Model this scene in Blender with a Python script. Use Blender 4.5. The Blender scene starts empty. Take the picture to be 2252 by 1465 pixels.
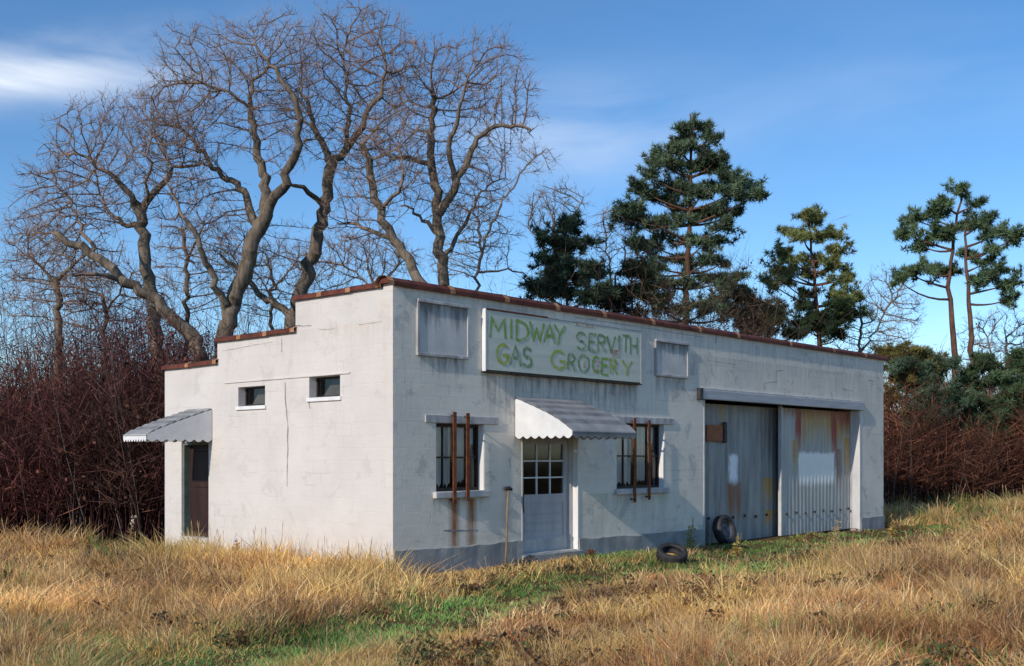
import bpy, bmesh, math, random
import numpy as np
from mathutils import Vector, Matrix

R = math.radians
scene = bpy.context.scene
COL = scene.collection
rng = np.random.default_rng(7)
random.seed(7)

# ------------------------------------------------------------------ camera
EYE = 1.7            # eye height above the door sill
F = 2406.0           # focal length in photograph pixels (photograph is 2252 x 1465)
CX, HY = 1126.0, 1005.0   # optical axis column, horizon row
cam = bpy.data.cameras.new('camera')
cam.sensor_width = 36.0
cam.lens = 36.0 * F / 2252.0
cam.shift_y = (HY - 732.5) / 2252.0
cam.clip_start, cam.clip_end = 0.1, 3000.0
camo = bpy.data.objects.new('camera', cam)
COL.objects.link(camo)
camo.location = (0, 0, EYE)
camo.rotation_euler = (R(90), 0, 0)
scene.camera = camo

# ------------------------------------------------------------------ building frame
AX, AY = -1.862, 17.1                    # near corner on the ground
BROT = math.atan2(0.7371, 0.6758)        # facade direction
DX, DY = math.cos(BROT), math.sin(BROT)  # along the facade
EX, EY = -DY, DX                         # into the building

# ------------------------------------------------------------------ sky and sun
SUN_EL = R(27)
sun_out = 0.09                          # the sun just grazes the facade
sh = Vector((-DX - EX * sun_out, -DY - EY * sun_out, 0)).normalized()
sun_dir = Vector((sh.x * math.cos(SUN_EL), sh.y * math.cos(SUN_EL), math.sin(SUN_EL)))
world = bpy.data.worlds.new('World')
scene.world = world
world.use_nodes = True
wn, wl = world.node_tree.nodes, world.node_tree.links
wn.clear()
wo = wn.new('ShaderNodeOutputWorld')
bg = wn.new('ShaderNodeBackground'); bg.inputs['Strength'].default_value = 0.107
sky = wn.new('ShaderNodeTexSky'); sky.sky_type = 'NISHITA'; sky.sun_disc = False
sky.sun_elevation = SUN_EL
sky.sun_rotation = math.atan2(sun_dir.x, sun_dir.y)
sky.altitude = 900; sky.air_density = 0.95; sky.dust_density = 0.0; sky.ozone_density = 2.8
tc = wn.new('ShaderNodeTexCoord')
hsv = wn.new('ShaderNodeHueSaturation'); hsv.inputs['Saturation'].default_value = 1.20
hsv.inputs['Value'].default_value = 1.0
wl.new(sky.outputs[0], hsv.inputs['Color'])
# thin streaks of high cloud, the same all round the sky
mp = wn.new('ShaderNodeMapping'); mp.inputs['Scale'].default_value = (1.6, 1.6, 7.5)
mp.inputs['Location'].default_value = (0.35, 0.1, 0.95); mp.inputs['Rotation'].default_value = (0.05, 0.12, 0)
wl.new(tc.outputs['Generated'], mp.inputs['Vector'])
cn = wn.new('ShaderNodeTexNoise'); cn.inputs['Scale'].default_value = 1.25; cn.inputs['Detail'].default_value = 7
cn.inputs['Roughness'].default_value = 0.52; cn.inputs['Distortion'].default_value = 0.5
wl.new(mp.outputs[0], cn.inputs['Vector'])
cr = wn.new('ShaderNodeMapRange'); cr.inputs['From Min'].default_value = 0.40; cr.inputs['From Max'].default_value = 0.74
wl.new(cn.outputs['Fac'], cr.inputs['Value'])
def wmath(op, a_, b_=None):
    m = wn.new('ShaderNodeMath'); m.operation = op
    for i_, x_ in enumerate((a_, b_)):
        if x_ is None: continue
        if isinstance(x_, (int, float)): m.inputs[i_].default_value = x_
        else: wl.new(x_, m.inputs[i_])
    return m.outputs[0]
nrm = wn.new('ShaderNodeVectorMath'); nrm.operation = 'NORMALIZE'; wl.new(tc.outputs['Generated'], nrm.inputs[0])
sepw = wn.new('ShaderNodeSeparateXYZ'); wl.new(nrm.outputs[0], sepw.inputs[0])
az = wmath('ARCTAN2', sepw.outputs['X'], sepw.outputs['Y']); el = sepw.outputs['Z']
cover = 0.03                     # a faint veil everywhere, and a few long banks of cirrus round the sky
for (a0, e0, wa, we, slope, amt) in [(-0.42, 0.308, 0.16, 0.024, 0.20, 1.35), (0.06, 0.285, 0.10, 0.045, -0.05, 0.55), (0.42, 0.30, 0.22, 0.03, 0.0, 0.22),
                                     (1.6, 0.34, 0.4, 0.06, 0.05, 0.8), (2.7, 0.42, 0.5, 0.06, 0.05, 0.7), (-1.7, 0.33, 0.4, 0.05, 0.1, 0.8), (-2.6, 0.5, 0.4, 0.07, 0.0, 0.6)]:
    da = wmath('SUBTRACT', az, a0)
    de = wmath('SUBTRACT', wmath('SUBTRACT', el, e0), wmath('MULTIPLY', da, slope))
    q = wmath('ADD', wmath('POWER', wmath('ABSOLUTE', wmath('DIVIDE', da, wa)), 2.0), wmath('POWER', wmath('ABSOLUTE', wmath('DIVIDE', de, we)), 2.0))
    lobe = wmath('MULTIPLY', wmath('EXPONENT', wmath('MULTIPLY', q, -1.0)), amt)
    cover = wmath('ADD', lobe, cover)
cfac = wmath('MINIMUM', wmath('MULTIPLY', cr.outputs[0], cover), 0.85)
cm = wn.new('ShaderNodeMix'); cm.data_type = 'RGBA'
wl.new(cfac, cm.inputs['Factor'])
wl.new(hsv.outputs[0], cm.inputs['A'])
cm.inputs['B'].default_value = (6.4, 6.8, 7.4, 1)
wl.new(cm.outputs['Result'], bg.inputs['Color'])
wl.new(bg.outputs[0], wo.inputs[0])

sun = bpy.data.lights.new('sun', 'SUN'); sun.energy = 2.55; sun.angle = R(0.55); sun.color = (1.0, 0.885, 0.745)
suno = bpy.data.objects.new('sun', sun); COL.objects.link(suno)
suno.rotation_euler = sun_dir.to_track_quat('Z', 'Y').to_euler()

vs = scene.view_settings
vs.view_transform = 'Standard'; vs.look = 'None'; vs.gamma = 1.0; vs.use_curve_mapping = False
vs.exposure = 0.56

# ------------------------------------------------------------------ helpers
def link(o, parent=None):
    COL.objects.link(o)
    if parent is not None:
        o.parent = parent
    return o

def tag(o, label=None, cat=None, group=None, kind=None):
    if label: o['label'] = label
    if cat: o['category'] = cat
    if group: o['group'] = group
    if kind: o['kind'] = kind
    return o

def empty(name, loc=(0, 0, 0), rz=0.0, parent=None):
    o = bpy.data.objects.new(name, None)
    o.empty_display_size = 0.2
    o.location = loc; o.rotation_euler = (0, 0, rz)
    return link(o, parent)

def mesh_obj(name, verts, faces, mat, parent=None, smooth=False):
    me = bpy.data.meshes.new(name)
    me.from_pydata([tuple(v) for v in verts], [], [tuple(f) for f in faces])
    me.materials.append(mat)
    if smooth:
        me.polygons.foreach_set('use_smooth', [True] * len(me.polygons))
    me.update()
    return link(bpy.data.objects.new(name, me), parent)

def np_mesh(name, verts, tris=None, quads=None, mat=None, parent=None, cols=None, smooth=False):
    """fast mesh from numpy arrays"""
    nt = 0 if tris is None else len(tris)
    nq = 0 if quads is None else len(quads)
    me = bpy.data.meshes.new(name)
    me.vertices.add(len(verts))
    me.vertices.foreach_set('co', np.asarray(verts, np.float32).ravel())
    parts = []
    if nt: parts.append(np.asarray(tris, np.int32).ravel())
    if nq: parts.append(np.asarray(quads, np.int32).ravel())
    li = np.concatenate(parts)
    me.loops.add(len(li)); me.loops.foreach_set('vertex_index', li)
    me.polygons.add(nt + nq)
    st = np.concatenate([np.arange(nt) * 3, nt * 3 + np.arange(nq) * 4]).astype(np.int32)
    me.polygons.foreach_set('loop_start', st)
    if smooth:
        me.polygons.foreach_set('use_smooth', np.ones(nt + nq, bool))
    if cols is not None:
        at = me.color_attributes.new('col', 'FLOAT_COLOR', 'POINT')
        c4 = np.ones((len(verts), 4), np.float32); c4[:, :3] = cols
        at.data.foreach_set('color', c4.ravel())
    me.update(calc_edges=True)
    me.validate()
    if mat: me.materials.append(mat)
    return link(bpy.data.objects.new(name, me), parent)

class MB:
    """collects pieces of one mesh"""
    def __init__(s): s.v = []; s.f = []
    def add(s, vs, fs):
        n = len(s.v); s.v += [tuple(v) for v in vs]; s.f += [tuple(i + n for i in f) for f in fs]; return s
    def box(s, x0, x1, y0, y1, z0, z1):
        vs = [(x, y, z) for x in (x0, x1) for y in (y0, y1) for z in (z0, z1)]
        return s.add(vs, [(0, 1, 3, 2), (4, 6, 7, 5), (0, 4, 5, 1), (2, 3, 7, 6), (0, 2, 6, 4), (1, 5, 7, 3)])
    def tube(s, pts, rads, k=8, caps=True):
        pts = [Vector(p) for p in pts]; vs = []
        if not hasattr(rads, '__len__'): rads = [rads] * len(pts)
        for i, p in enumerate(pts):
            d = (pts[min(i + 1, len(pts) - 1)] - pts[max(i - 1, 0)]).normalized()
            u = d.cross(Vector((0.31, 0.2, 0.93)))
            if u.length < 0.05: u = d.cross(Vector((1, 0, 0)))
            u.normalize(); w = d.cross(u)
            for j in range(k):
                a = 2 * math.pi * j / k
                vs.append(p + (u * math.cos(a) + w * math.sin(a)) * rads[i])
        fs = [(i * k + j, i * k + (j + 1) % k, (i + 1) * k + (j + 1) % k, (i + 1) * k + j)
              for i in range(len(pts) - 1) for j in range(k)]
        if caps:
            fs.append(tuple(range(k))[::-1]); fs.append(tuple((len(pts) - 1) * k + j for j in range(k)))
        return s.add(vs, fs)
    def build(s, name, mat, parent=None, bevel=0.0, smooth=False, wob=0.0):
        o = mesh_obj(name, s.v, s.f, mat, parent, smooth)
        bm = bmesh.new(); bm.from_mesh(o.data)
        bmesh.ops.recalc_face_normals(bm, faces=bm.faces)
        if bevel:
            bmesh.ops.bevel(bm, geom=list(bm.edges), offset=bevel, segments=1, affect='EDGES', profile=0.5)
        if wob:
            for v in bm.verts:
                v.co += Vector((random.uniform(-wob, wob), random.uniform(-wob, wob), random.uniform(-wob, wob)))
        bm.to_mesh(o.data); bm.free(); o.data.update()
        return o

def lattice(seed):
    g = np.random.default_rng(seed).random((64, 64))
    def f(x, y):
        x = np.asarray(x, float); y = np.asarray(y, float)
        xi = np.floor(x).astype(int); yi = np.floor(y).astype(int)
        fx = x - xi; fy = y - yi
        fx = fx * fx * (3 - 2 * fx); fy = fy * fy * (3 - 2 * fy)
        a = g[xi % 64, yi % 64]; b = g[(xi + 1) % 64, yi % 64]
        c = g[xi % 64, (yi + 1) % 64]; d = g[(xi + 1) % 64, (yi + 1) % 64]
        return (a * (1 - fx) + b * fx) * (1 - fy) + (c * (1 - fx) + d * fx) * fy
    return f
n1, n2, n3, n4 = lattice(1), lattice(2), lattice(3), lattice(4)

# photograph measurements -> metres on the facade (t, z), on the side wall (s, z) or at a depth
def f_t(px):
    u = (px - CX) / F
    return (u * AY - AX) / (DX - u * DY)
def f_to(px, y):
    u = (px - CX) / F; X0 = AX + y * EX; Y0 = AY + y * EY
    return (u * Y0 - X0) / (DX - u * DY)
def f_z(t, py): return EYE + (HY - py) / F * (AY + t * DY)
def s_t(px):
    u = (px - CX) / F
    return (u * AY - AX) / (EX - u * EY)
def s_z(t, py): return EYE + (HY - py) / F * (AY + t * EY)
def f_rect(x0, x1, y0, y1):
    a, b = f_t(x0), f_t(x1); m = (a + b) / 2
    return a, b, f_z(m, y1), f_z(m, y0)
def at(px, py, Y): return Vector(((px - CX) / F * Y, Y, EYE + (HY - py) / F * Y))
def b2w(x, y, z=0.0): return Vector((AX + x * DX + y * EX, AY + x * DY + y * EY, z))

# ------------------------------------------------------------------ materials
def new_mat(name):
    m = bpy.data.materials.new(name); m.use_nodes = True
    nt = m.node_tree
    return m, nt.nodes, nt.links, nt.nodes['Principled BSDF']

def ramp(N, stops):
    r = N.new('ShaderNodeValToRGB'); e = r.color_ramp.elements
    e[0].position, e[0].color = stops[0][0], (*stops[0][1], 1)
    e[1].position, e[1].color = stops[-1][0], (*stops[-1][1], 1)
    for p, c in stops[1:-1]:
        k = e.new(p); k.color = (*c, 1)
    return r

def noise(N, L, vec, scale, detail=5, rough=0.55, dist=0.0):
    n = N.new('ShaderNodeTexNoise')
    n.inputs['Scale'].default_value = scale; n.inputs['Detail'].default_value = detail
    n.inputs['Roughness'].default_value = rough; n.inputs['Distortion'].default_value = dist
    if vec is not None: L.new(vec, n.inputs['Vector'])
    return n

def mapping(N, L, vec, scale=(1, 1, 1), loc=(0, 0, 0)):
    m = N.new('ShaderNodeMapping'); m.inputs['Scale'].default_value = scale; m.inputs['Location'].default_value = loc
    L.new(vec, m.inputs['Vector']); return m.outputs[0]

def maprange(N, L, v, a, b, c=0.0, d=1.0, smooth=False):
    m = N.new('ShaderNodeMapRange'); m.clamp = True
    if smooth: m.interpolation_type = 'SMOOTHSTEP'
    for k, x in zip(('From Min', 'From Max', 'To Min', 'To Max'), (a, b, c, d)): m.inputs[k].default_value = x
    L.new(v, m.inputs['Value']); return m.outputs[0]

def math_n(N, L, op, a, b=None):
    m = N.new('ShaderNodeMath'); m.operation = op
    for i, x in enumerate((a, b)):
        if x is None: continue
        if isinstance(x, (int, float)): m.inputs[i].default_value = x
        else: L.new(x, m.inputs[i])
    return m.outputs[0]

def mixc(N, L, fac, a, b, mode='MIX'):
    m = N.new('ShaderNodeMix'); m.data_type = 'RGBA'; m.blend_type = mode
    for key, x in (('Factor', fac), ('A', a), ('B', b)):
        s = m.inputs[key]
        if isinstance(x, tuple): s.default_value = (*x, 1)
        elif isinstance(x, (int, float)): s.default_value = x
        else: L.new(x, s)
    return m.outputs['Result']

def bump(N, L, h, B, strength=0.3, dist=0.01):
    b = N.new('ShaderNodeBump'); b.inputs['Strength'].default_value = strength; b.inputs['Distance'].default_value = dist
    L.new(h, b.inputs['Height']); L.new(b.outputs[0], B.inputs['Normal'])

def simple(name, c0, c1, scale=6.0, rough=0.8, bstr=0.2, bdist=0.005, stretch=(1, 1, 1), metal=0.0, spec=0.3, detail=6):
    m, N, L, B = new_mat(name)
    t = N.new('ShaderNodeTexCoord')
    v = mapping(N, L, t.outputs['Object'], stretch)
    n = noise(N, L, v, scale, detail, 0.6)
    r = ramp(N, [(0.3, c0), (0.7, c1)]); L.new(n.outputs['Fac'], r.inputs[0])
    L.new(r.outputs[0], B.inputs['Base Color'])
    B.inputs['Roughness'].default_value = rough; B.inputs['Metallic'].default_value = metal
    B.inputs['Specular IOR Level'].default_value = spec
    n2_ = noise(N, L, v, scale * 5, 4, 0.6)
    bump(N, L, n2_.outputs['Fac'], B, bstr, bdist)
    return m

def attr_mat(name, rough=0.9, transl=0.25, spec=0.1):
    """vegetation: the plant's own colour is stored per blade / leaf"""
    m, N, L, B = new_mat(name)
    a = N.new('ShaderNodeAttribute'); a.attribute_name = 'col'
    out = N['Material Output']
    N.remove(B)
    d = N.new('ShaderNodeBsdfDiffuse'); tr = N.new('ShaderNodeBsdfTranslucent'); mx = N.new('ShaderNodeMixShader')
    L.new(a.outputs['Color'], d.inputs['Color']); L.new(a.outputs['Color'], tr.inputs['Color'])
    mx.inputs[0].default_value = transl
    L.new(d.outputs[0], mx.inputs[1]); L.new(tr.outputs[0], mx.inputs[2]); L.new(mx.outputs[0], out.inputs[0])
    return m

def wall_material(name, side):
    """old whitewashed block wall: blotches, weak block courses, runs of dirt and rust"""
    m, N, L, B = new_mat(name)
    t = N.new('ShaderNodeTexCoord'); P = t.outputs['Object']
    sep = N.new('ShaderNodeSeparateXYZ'); L.new(P, sep.inputs[0])
    U = sep.outputs['Y' if side else 'X']; Z = sep.outputs['Z']
    cmb = N.new('ShaderNodeCombineXYZ'); L.new(U, cmb.inputs[0]); L.new(Z, cmb.inputs[1])
    UV = cmb.outputs[0]
    big = noise(N, L, UV, 0.9, 6, 0.6, 0.4)
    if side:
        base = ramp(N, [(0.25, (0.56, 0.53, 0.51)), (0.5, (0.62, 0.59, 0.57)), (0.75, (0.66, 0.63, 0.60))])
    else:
        base = ramp(N, [(0.25, (0.68, 0.63, 0.55)), (0.5, (0.77, 0.72, 0.63)), (0.75, (0.82, 0.77, 0.67))])  # same paint as the side wall, lightened to offset the facade's shade
    L.new(big.outputs['Fac'], base.inputs[0])
    col = base.outputs[0]
    # brushed horizontal variation
    hv = noise(N, L, mapping(N, L, UV, (0.7, 9, 1)), 1.6, 5, 0.6)
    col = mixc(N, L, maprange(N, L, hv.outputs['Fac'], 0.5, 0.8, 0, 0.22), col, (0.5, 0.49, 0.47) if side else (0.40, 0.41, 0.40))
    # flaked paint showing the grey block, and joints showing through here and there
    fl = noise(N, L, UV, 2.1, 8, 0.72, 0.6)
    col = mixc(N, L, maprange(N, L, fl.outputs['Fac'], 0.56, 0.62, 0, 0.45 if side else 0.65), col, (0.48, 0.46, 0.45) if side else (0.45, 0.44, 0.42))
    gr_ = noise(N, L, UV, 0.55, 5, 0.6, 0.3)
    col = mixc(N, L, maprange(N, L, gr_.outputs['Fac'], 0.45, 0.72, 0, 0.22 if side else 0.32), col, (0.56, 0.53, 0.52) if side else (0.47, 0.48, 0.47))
    jb = N.new('ShaderNodeTexBrick'); jb.inputs['Scale'].default_value = 1.0
    jb.inputs['Brick Width'].default_value = 0.41; jb.inputs['Row Height'].default_value = 0.205
    jb.inputs['Mortar Size'].default_value = 0.007; jb.inputs['Mortar Smooth'].default_value = 0.3
    wv = noise(N, L, UV, 3.0, 3, 0.5); jit_ = N.new('ShaderNodeVectorMath'); jit_.operation = 'MULTIPLY_ADD'
    jit_.inputs[1].default_value = (0.03, 0.03, 0); L.new(wv.outputs['Color'], jit_.inputs[0]); L.new(UV, jit_.inputs[2])
    L.new(jit_.outputs[0], jb.inputs['Vector'])
    jm = noise(N, L, UV, 1.1, 4, 0.6)
    col = mixc(N, L, math_n(N, L, 'MULTIPLY', jb.outputs['Fac'], maprange(N, L, jm.outputs['Fac'], 0.5, 0.66, 0, 0.55)), col, (0.36, 0.34, 0.33))
    # vertical weather runs from the coping
    vr = noise(N, L, mapping(N, L, UV, (7, 0.35, 1)), 1.3, 5, 0.65)
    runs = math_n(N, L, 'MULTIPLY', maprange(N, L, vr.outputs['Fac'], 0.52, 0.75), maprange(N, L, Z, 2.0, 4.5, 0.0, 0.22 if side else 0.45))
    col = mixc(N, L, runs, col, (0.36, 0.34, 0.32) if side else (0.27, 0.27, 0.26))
    # splash-back dirt with a ragged edge
    sp = noise(N, L, UV, 2.4, 6, 0.65)
    low = math_n(N, L, 'MULTIPLY', maprange(N, L, Z, -0.2, 0.9, 1, 0), maprange(N, L, sp.outputs['Fac'], 0.4, 0.7))
    col = mixc(N, L, math_n(N, L, 'MULTIPLY', low, 0.55), col, (0.42, 0.39, 0.31))
    def stain(u0, u1, z1, z0, colr, amt, sc=9.0, lo=0.38, hi=0.62):
        """a run of dirt that starts at z1 and dies out at z0"""
        nonlocal col
        n = noise(N, L, mapping(N, L, UV, (1, 0.12, 1), (u0 * 3.7, 0, 0)), sc, 5, 0.65)
        e = math_n(N, L, 'MULTIPLY', maprange(N, L, U, u0 - 0.05, u0 + 0.07), maprange(N, L, U, u1 - 0.07, u1 + 0.05, 1, 0))
        w = math_n(N, L, 'ADD', Z, math_n(N, L, 'MULTIPLY', math_n(N, L, 'SUBTRACT', n.outputs['Fac'], 0.5), (z1 - z0) * 1.6))
        fall = math_n(N, L, 'MULTIPLY', maprange(N, L, w, z0, z1), math_n(N, L, 'LESS_THAN', Z, z1))
        f = math_n(N, L, 'MULTIPLY', math_n(N, L, 'MULTIPLY', e, fall), maprange(N, L, n.outputs['Fac'], lo, hi, 0.25, 1))
        col = mixc(N, L, math_n(N, L, 'MULTIPLY', f, amt), col, colr)
    for s in STAINS_SIDE if side else STAINS_FRONT:
        stain(*s)
    L.new(col, B.inputs['Base Color'])
    B.inputs['Roughness'].default_value = 0.9; B.inputs['Specular IOR Level'].default_value = 0.15
    # relief: block courses under thick paint, trowel and brush marks
    br = N.new('ShaderNodeTexBrick'); br.inputs['Scale'].default_value = 1.0
    br.inputs['Brick Width'].default_value = 0.41; br.inputs['Row Height'].default_value = 0.205
    br.inputs['Mortar Size'].default_value = 0.012; br.inputs['Mortar Smooth'].default_value = 0.6
    L.new(UV, br.inputs['Vector'])
    courses = math_n(N, L, 'MULTIPLY', br.outputs['Fac'], -0.16)
    fine = noise(N, L, UV, 22, 6, 0.7)
    mid = noise(N, L, UV, 4, 4, 0.6)
    h = math_n(N, L, 'ADD', courses, math_n(N, L, 'ADD', math_n(N, L, 'MULTIPLY', fine.outputs['Fac'], 0.5), mid.outputs['Fac']))
    bump(N, L, h, B, 0.5, 0.012)
    return m

W1 = f_rect(959, 1066, 932, 1080)
W2 = f_rect(1356, 1462, 932, 1074)
DR = (f_t(1147), f_t(1272), -0.02, 2.14)
GA = (f_t(1547), f_t(1892), -0.35, 3.0)
P1 = f_rect(920, 1025, 672, 780)
P2 = f_rect(1442, 1509, 756, 825)
SG = (f_to(1069, -0.09), f_to(1409, -0.09), f_z(f_t(1230), 828), f_z(f_t(1230), 706))
FL = 18.02          # facade length
SD = 6.82           # side wall depth
TOP = 4.42          # top of the wall under the coping
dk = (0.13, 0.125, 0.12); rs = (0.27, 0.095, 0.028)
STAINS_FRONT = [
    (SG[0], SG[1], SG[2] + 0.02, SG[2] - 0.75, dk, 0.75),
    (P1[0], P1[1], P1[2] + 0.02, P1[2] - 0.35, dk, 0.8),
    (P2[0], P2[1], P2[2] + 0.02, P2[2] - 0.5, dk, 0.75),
    (W1[0] - 0.1, W1[1] + 0.1, W1[2] - 0.05, W1[2] - 0.4, (0.22, 0.25, 0.22), 0.7),
    (W2[0] - 0.1, W2[1] + 0.1, W2[2] - 0.05, W2[2] - 0.35, (0.25, 0.27, 0.24), 0.5),
    (f_t(989), f_t(1009), 1.05, -1.6, rs, 1.0, 10.0, 0.1, 0.4),
    (f_t(1027), f_t(1047), 1.0, -1.5, rs, 0.95, 10.0, 0.15, 0.45),
    (8.2, 17.8, 3.9, 3.2, (0.33, 0.33, 0.32), 0.4),
    (0.1, 17.9, TOP + 0.05, TOP - 0.5, (0.3, 0.3, 0.29), 0.4),
    (4.7, 8.3, 1.0, 0.1, (0.42, 0.42, 0.30), 0.5, 5.0),
]
STAINS_SIDE = [
    (0.3, 2.4, TOP - 0.55, TOP - 1.0, (0.55, 0.42, 0.33), 0.35),
    (1.2, 2.2, 2.6, 2.0, (0.5, 0.47, 0.45), 0.35),
    (3.3, 4.3, 2.5, 1.9, (0.5, 0.47, 0.45), 0.35),
    (0.0, 0.35, 4.2, 0.2, (0.6, 0.5, 0.42), 0.35),
]
M = {}
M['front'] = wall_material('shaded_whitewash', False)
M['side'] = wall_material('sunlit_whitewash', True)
M['found'] = simple('concrete', (0.22, 0.23, 0.23), (0.38, 0.38, 0.37), 3, 0.95, 0.5, 0.01)
M['white'] = simple('white_paint', (0.66, 0.66, 0.67), (0.80, 0.80, 0.80), 5, 0.6, 0.15, 0.004, (1, 1, 0.3))
M['trim'] = simple('grey_paint', (0.36, 0.36, 0.36), (0.58, 0.57, 0.56), 5, 0.7, 0.2, 0.004, (1, 1, 0.4))
M['jamb'] = simple('worn_white_paint', (0.46, 0.46, 0.47), (0.64, 0.63, 0.63), 5, 0.7, 0.2, 0.004, (1, 1, 0.3))
M['door'] = simple('door_paint', (0.36, 0.36, 0.39), (0.52, 0.52, 0.55), 4, 0.65, 0.25, 0.004, (1, 1, 0.25))
M['panel'] = simple('panel_plaster', (0.27, 0.26, 0.27), (0.60, 0.59, 0.58), 2.6, 0.85, 0.4, 0.01, (2.2, 2.2, 0.5))
M['board'] = simple('sign_board', (0.52, 0.55, 0.48), (0.68, 0.70, 0.61), 2.5, 0.8, 0.3, 0.005, (0.4, 1, 3))
M['dark'] = simple('dark_wood', (0.02, 0.014, 0.013), (0.05, 0.035, 0.03), 8, 0.6, 0.3, 0.004)
M['brown_door'] = simple('brown_door', (0.020, 0.010, 0.010), (0.045, 0.020, 0.017), 5, 0.6, 0.3, 0.004, (1, 1, 0.2))
M['frame_green'] = simple('grey_green_paint', (0.09, 0.11, 0.10), (0.17, 0.20, 0.19), 6)
M['interior'] = simple('interior', (0.06, 0.05, 0.05), (0.1, 0.09, 0.08), 3)
M['rust'] = simple('rust', (0.075, 0.022, 0.012), (0.26, 0.085, 0.03), 9, 0.85, 0.6, 0.004)
M['rustplate'] = simple('rust_plate', (0.25, 0.09, 0.05), (0.38, 0.16, 0.075), 9, 0.85, 0.4, 0.004)
M['coping'] = simple('coping', (0.055, 0.016, 0.012), (0.17, 0.05, 0.03), 5, 0.75, 0.5, 0.01)
M['collar'] = simple('coping_collar', (0.30, 0.13, 0.06), (0.48, 0.27, 0.16), 9, 0.8, 0.4, 0.005)
M['awn_white'] = simple('awning_metal', (0.62, 0.63, 0.65), (0.76, 0.77, 0.78), 4, 0.45, 0.15, 0.003)
M['awn_top'] = simple('awning_weathered', (0.13, 0.135, 0.14), (0.27, 0.27, 0.27), 3, 0.6, 0.2, 0.004, (1, 1, 1))
M['awn_top2'] = simple('awning_weathered_light', (0.20, 0.205, 0.21), (0.36, 0.36, 0.36), 3, 0.6, 0.2, 0.004)
M['curtain'] = simple('curtain', (0.62, 0.61, 0.57), (0.85, 0.84, 0.82), 5, 0.95, 0.2, 0.01, (4, 4, 0.4))
M['rubber'] = simple('rubber', (0.012, 0.013, 0.016), (0.055, 0.055, 0.058), 7, 0.65, 0.3, 0.003)
M['rim'] = simple('rim_steel', (0.06, 0.06, 0.065), (0.2, 0.2, 0.21), 9, 0.5, 0.3, 0.003, metal=0.5)
M['handle'] = simple('weathered_handle', (0.16, 0.10, 0.05), (0.32, 0.22, 0.12), 6, 0.8, 0.4, 0.003, (6, 6, 1))
M['iron'] = simple('iron', (0.03, 0.03, 0.033), (0.09, 0.08, 0.08), 12, 0.6, 0.4, 0.003, metal=0.4)
M['crack'] = simple('crack', (0.17, 0.16, 0.155), (0.36, 0.35, 0.34), 9)
M['beam'] = simple('beam_paint', (0.34, 0.36, 0.38), (0.48, 0.50, 0.53), 4, 0.7, 0.4, 0.005, (0.3, 1, 3))
M['roof'] = simple('tar_roof', (0.03, 0.03, 0.03), (0.06, 0.06, 0.06), 4)

def glass():
    m, N, L, B = new_mat('old_glass')
    N.remove(B)
    tr = N.new('ShaderNodeBsdfTransparent'); tr.inputs[0].default_value = (0.90, 0.92, 0.92, 1)
    g = N.new('ShaderNodeBsdfGlossy'); g.inputs['Roughness'].default_value = 0.06; g.inputs[0].default_value = (0.9, 0.95, 1, 1)
    lw = N.new('ShaderNodeFresnel'); lw.inputs['IOR'].default_value = 1.42
    mx = N.new('ShaderNodeMixShader')
    L.new(lw.outputs[0], mx.inputs[0]); L.new(tr.outputs[0], mx.inputs[1]); L.new(g.outputs[0], mx.inputs[2])
    L.new(mx.outputs[0], N['Material Output'].inputs[0])
    return m
M['glass'] = glass()

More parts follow.
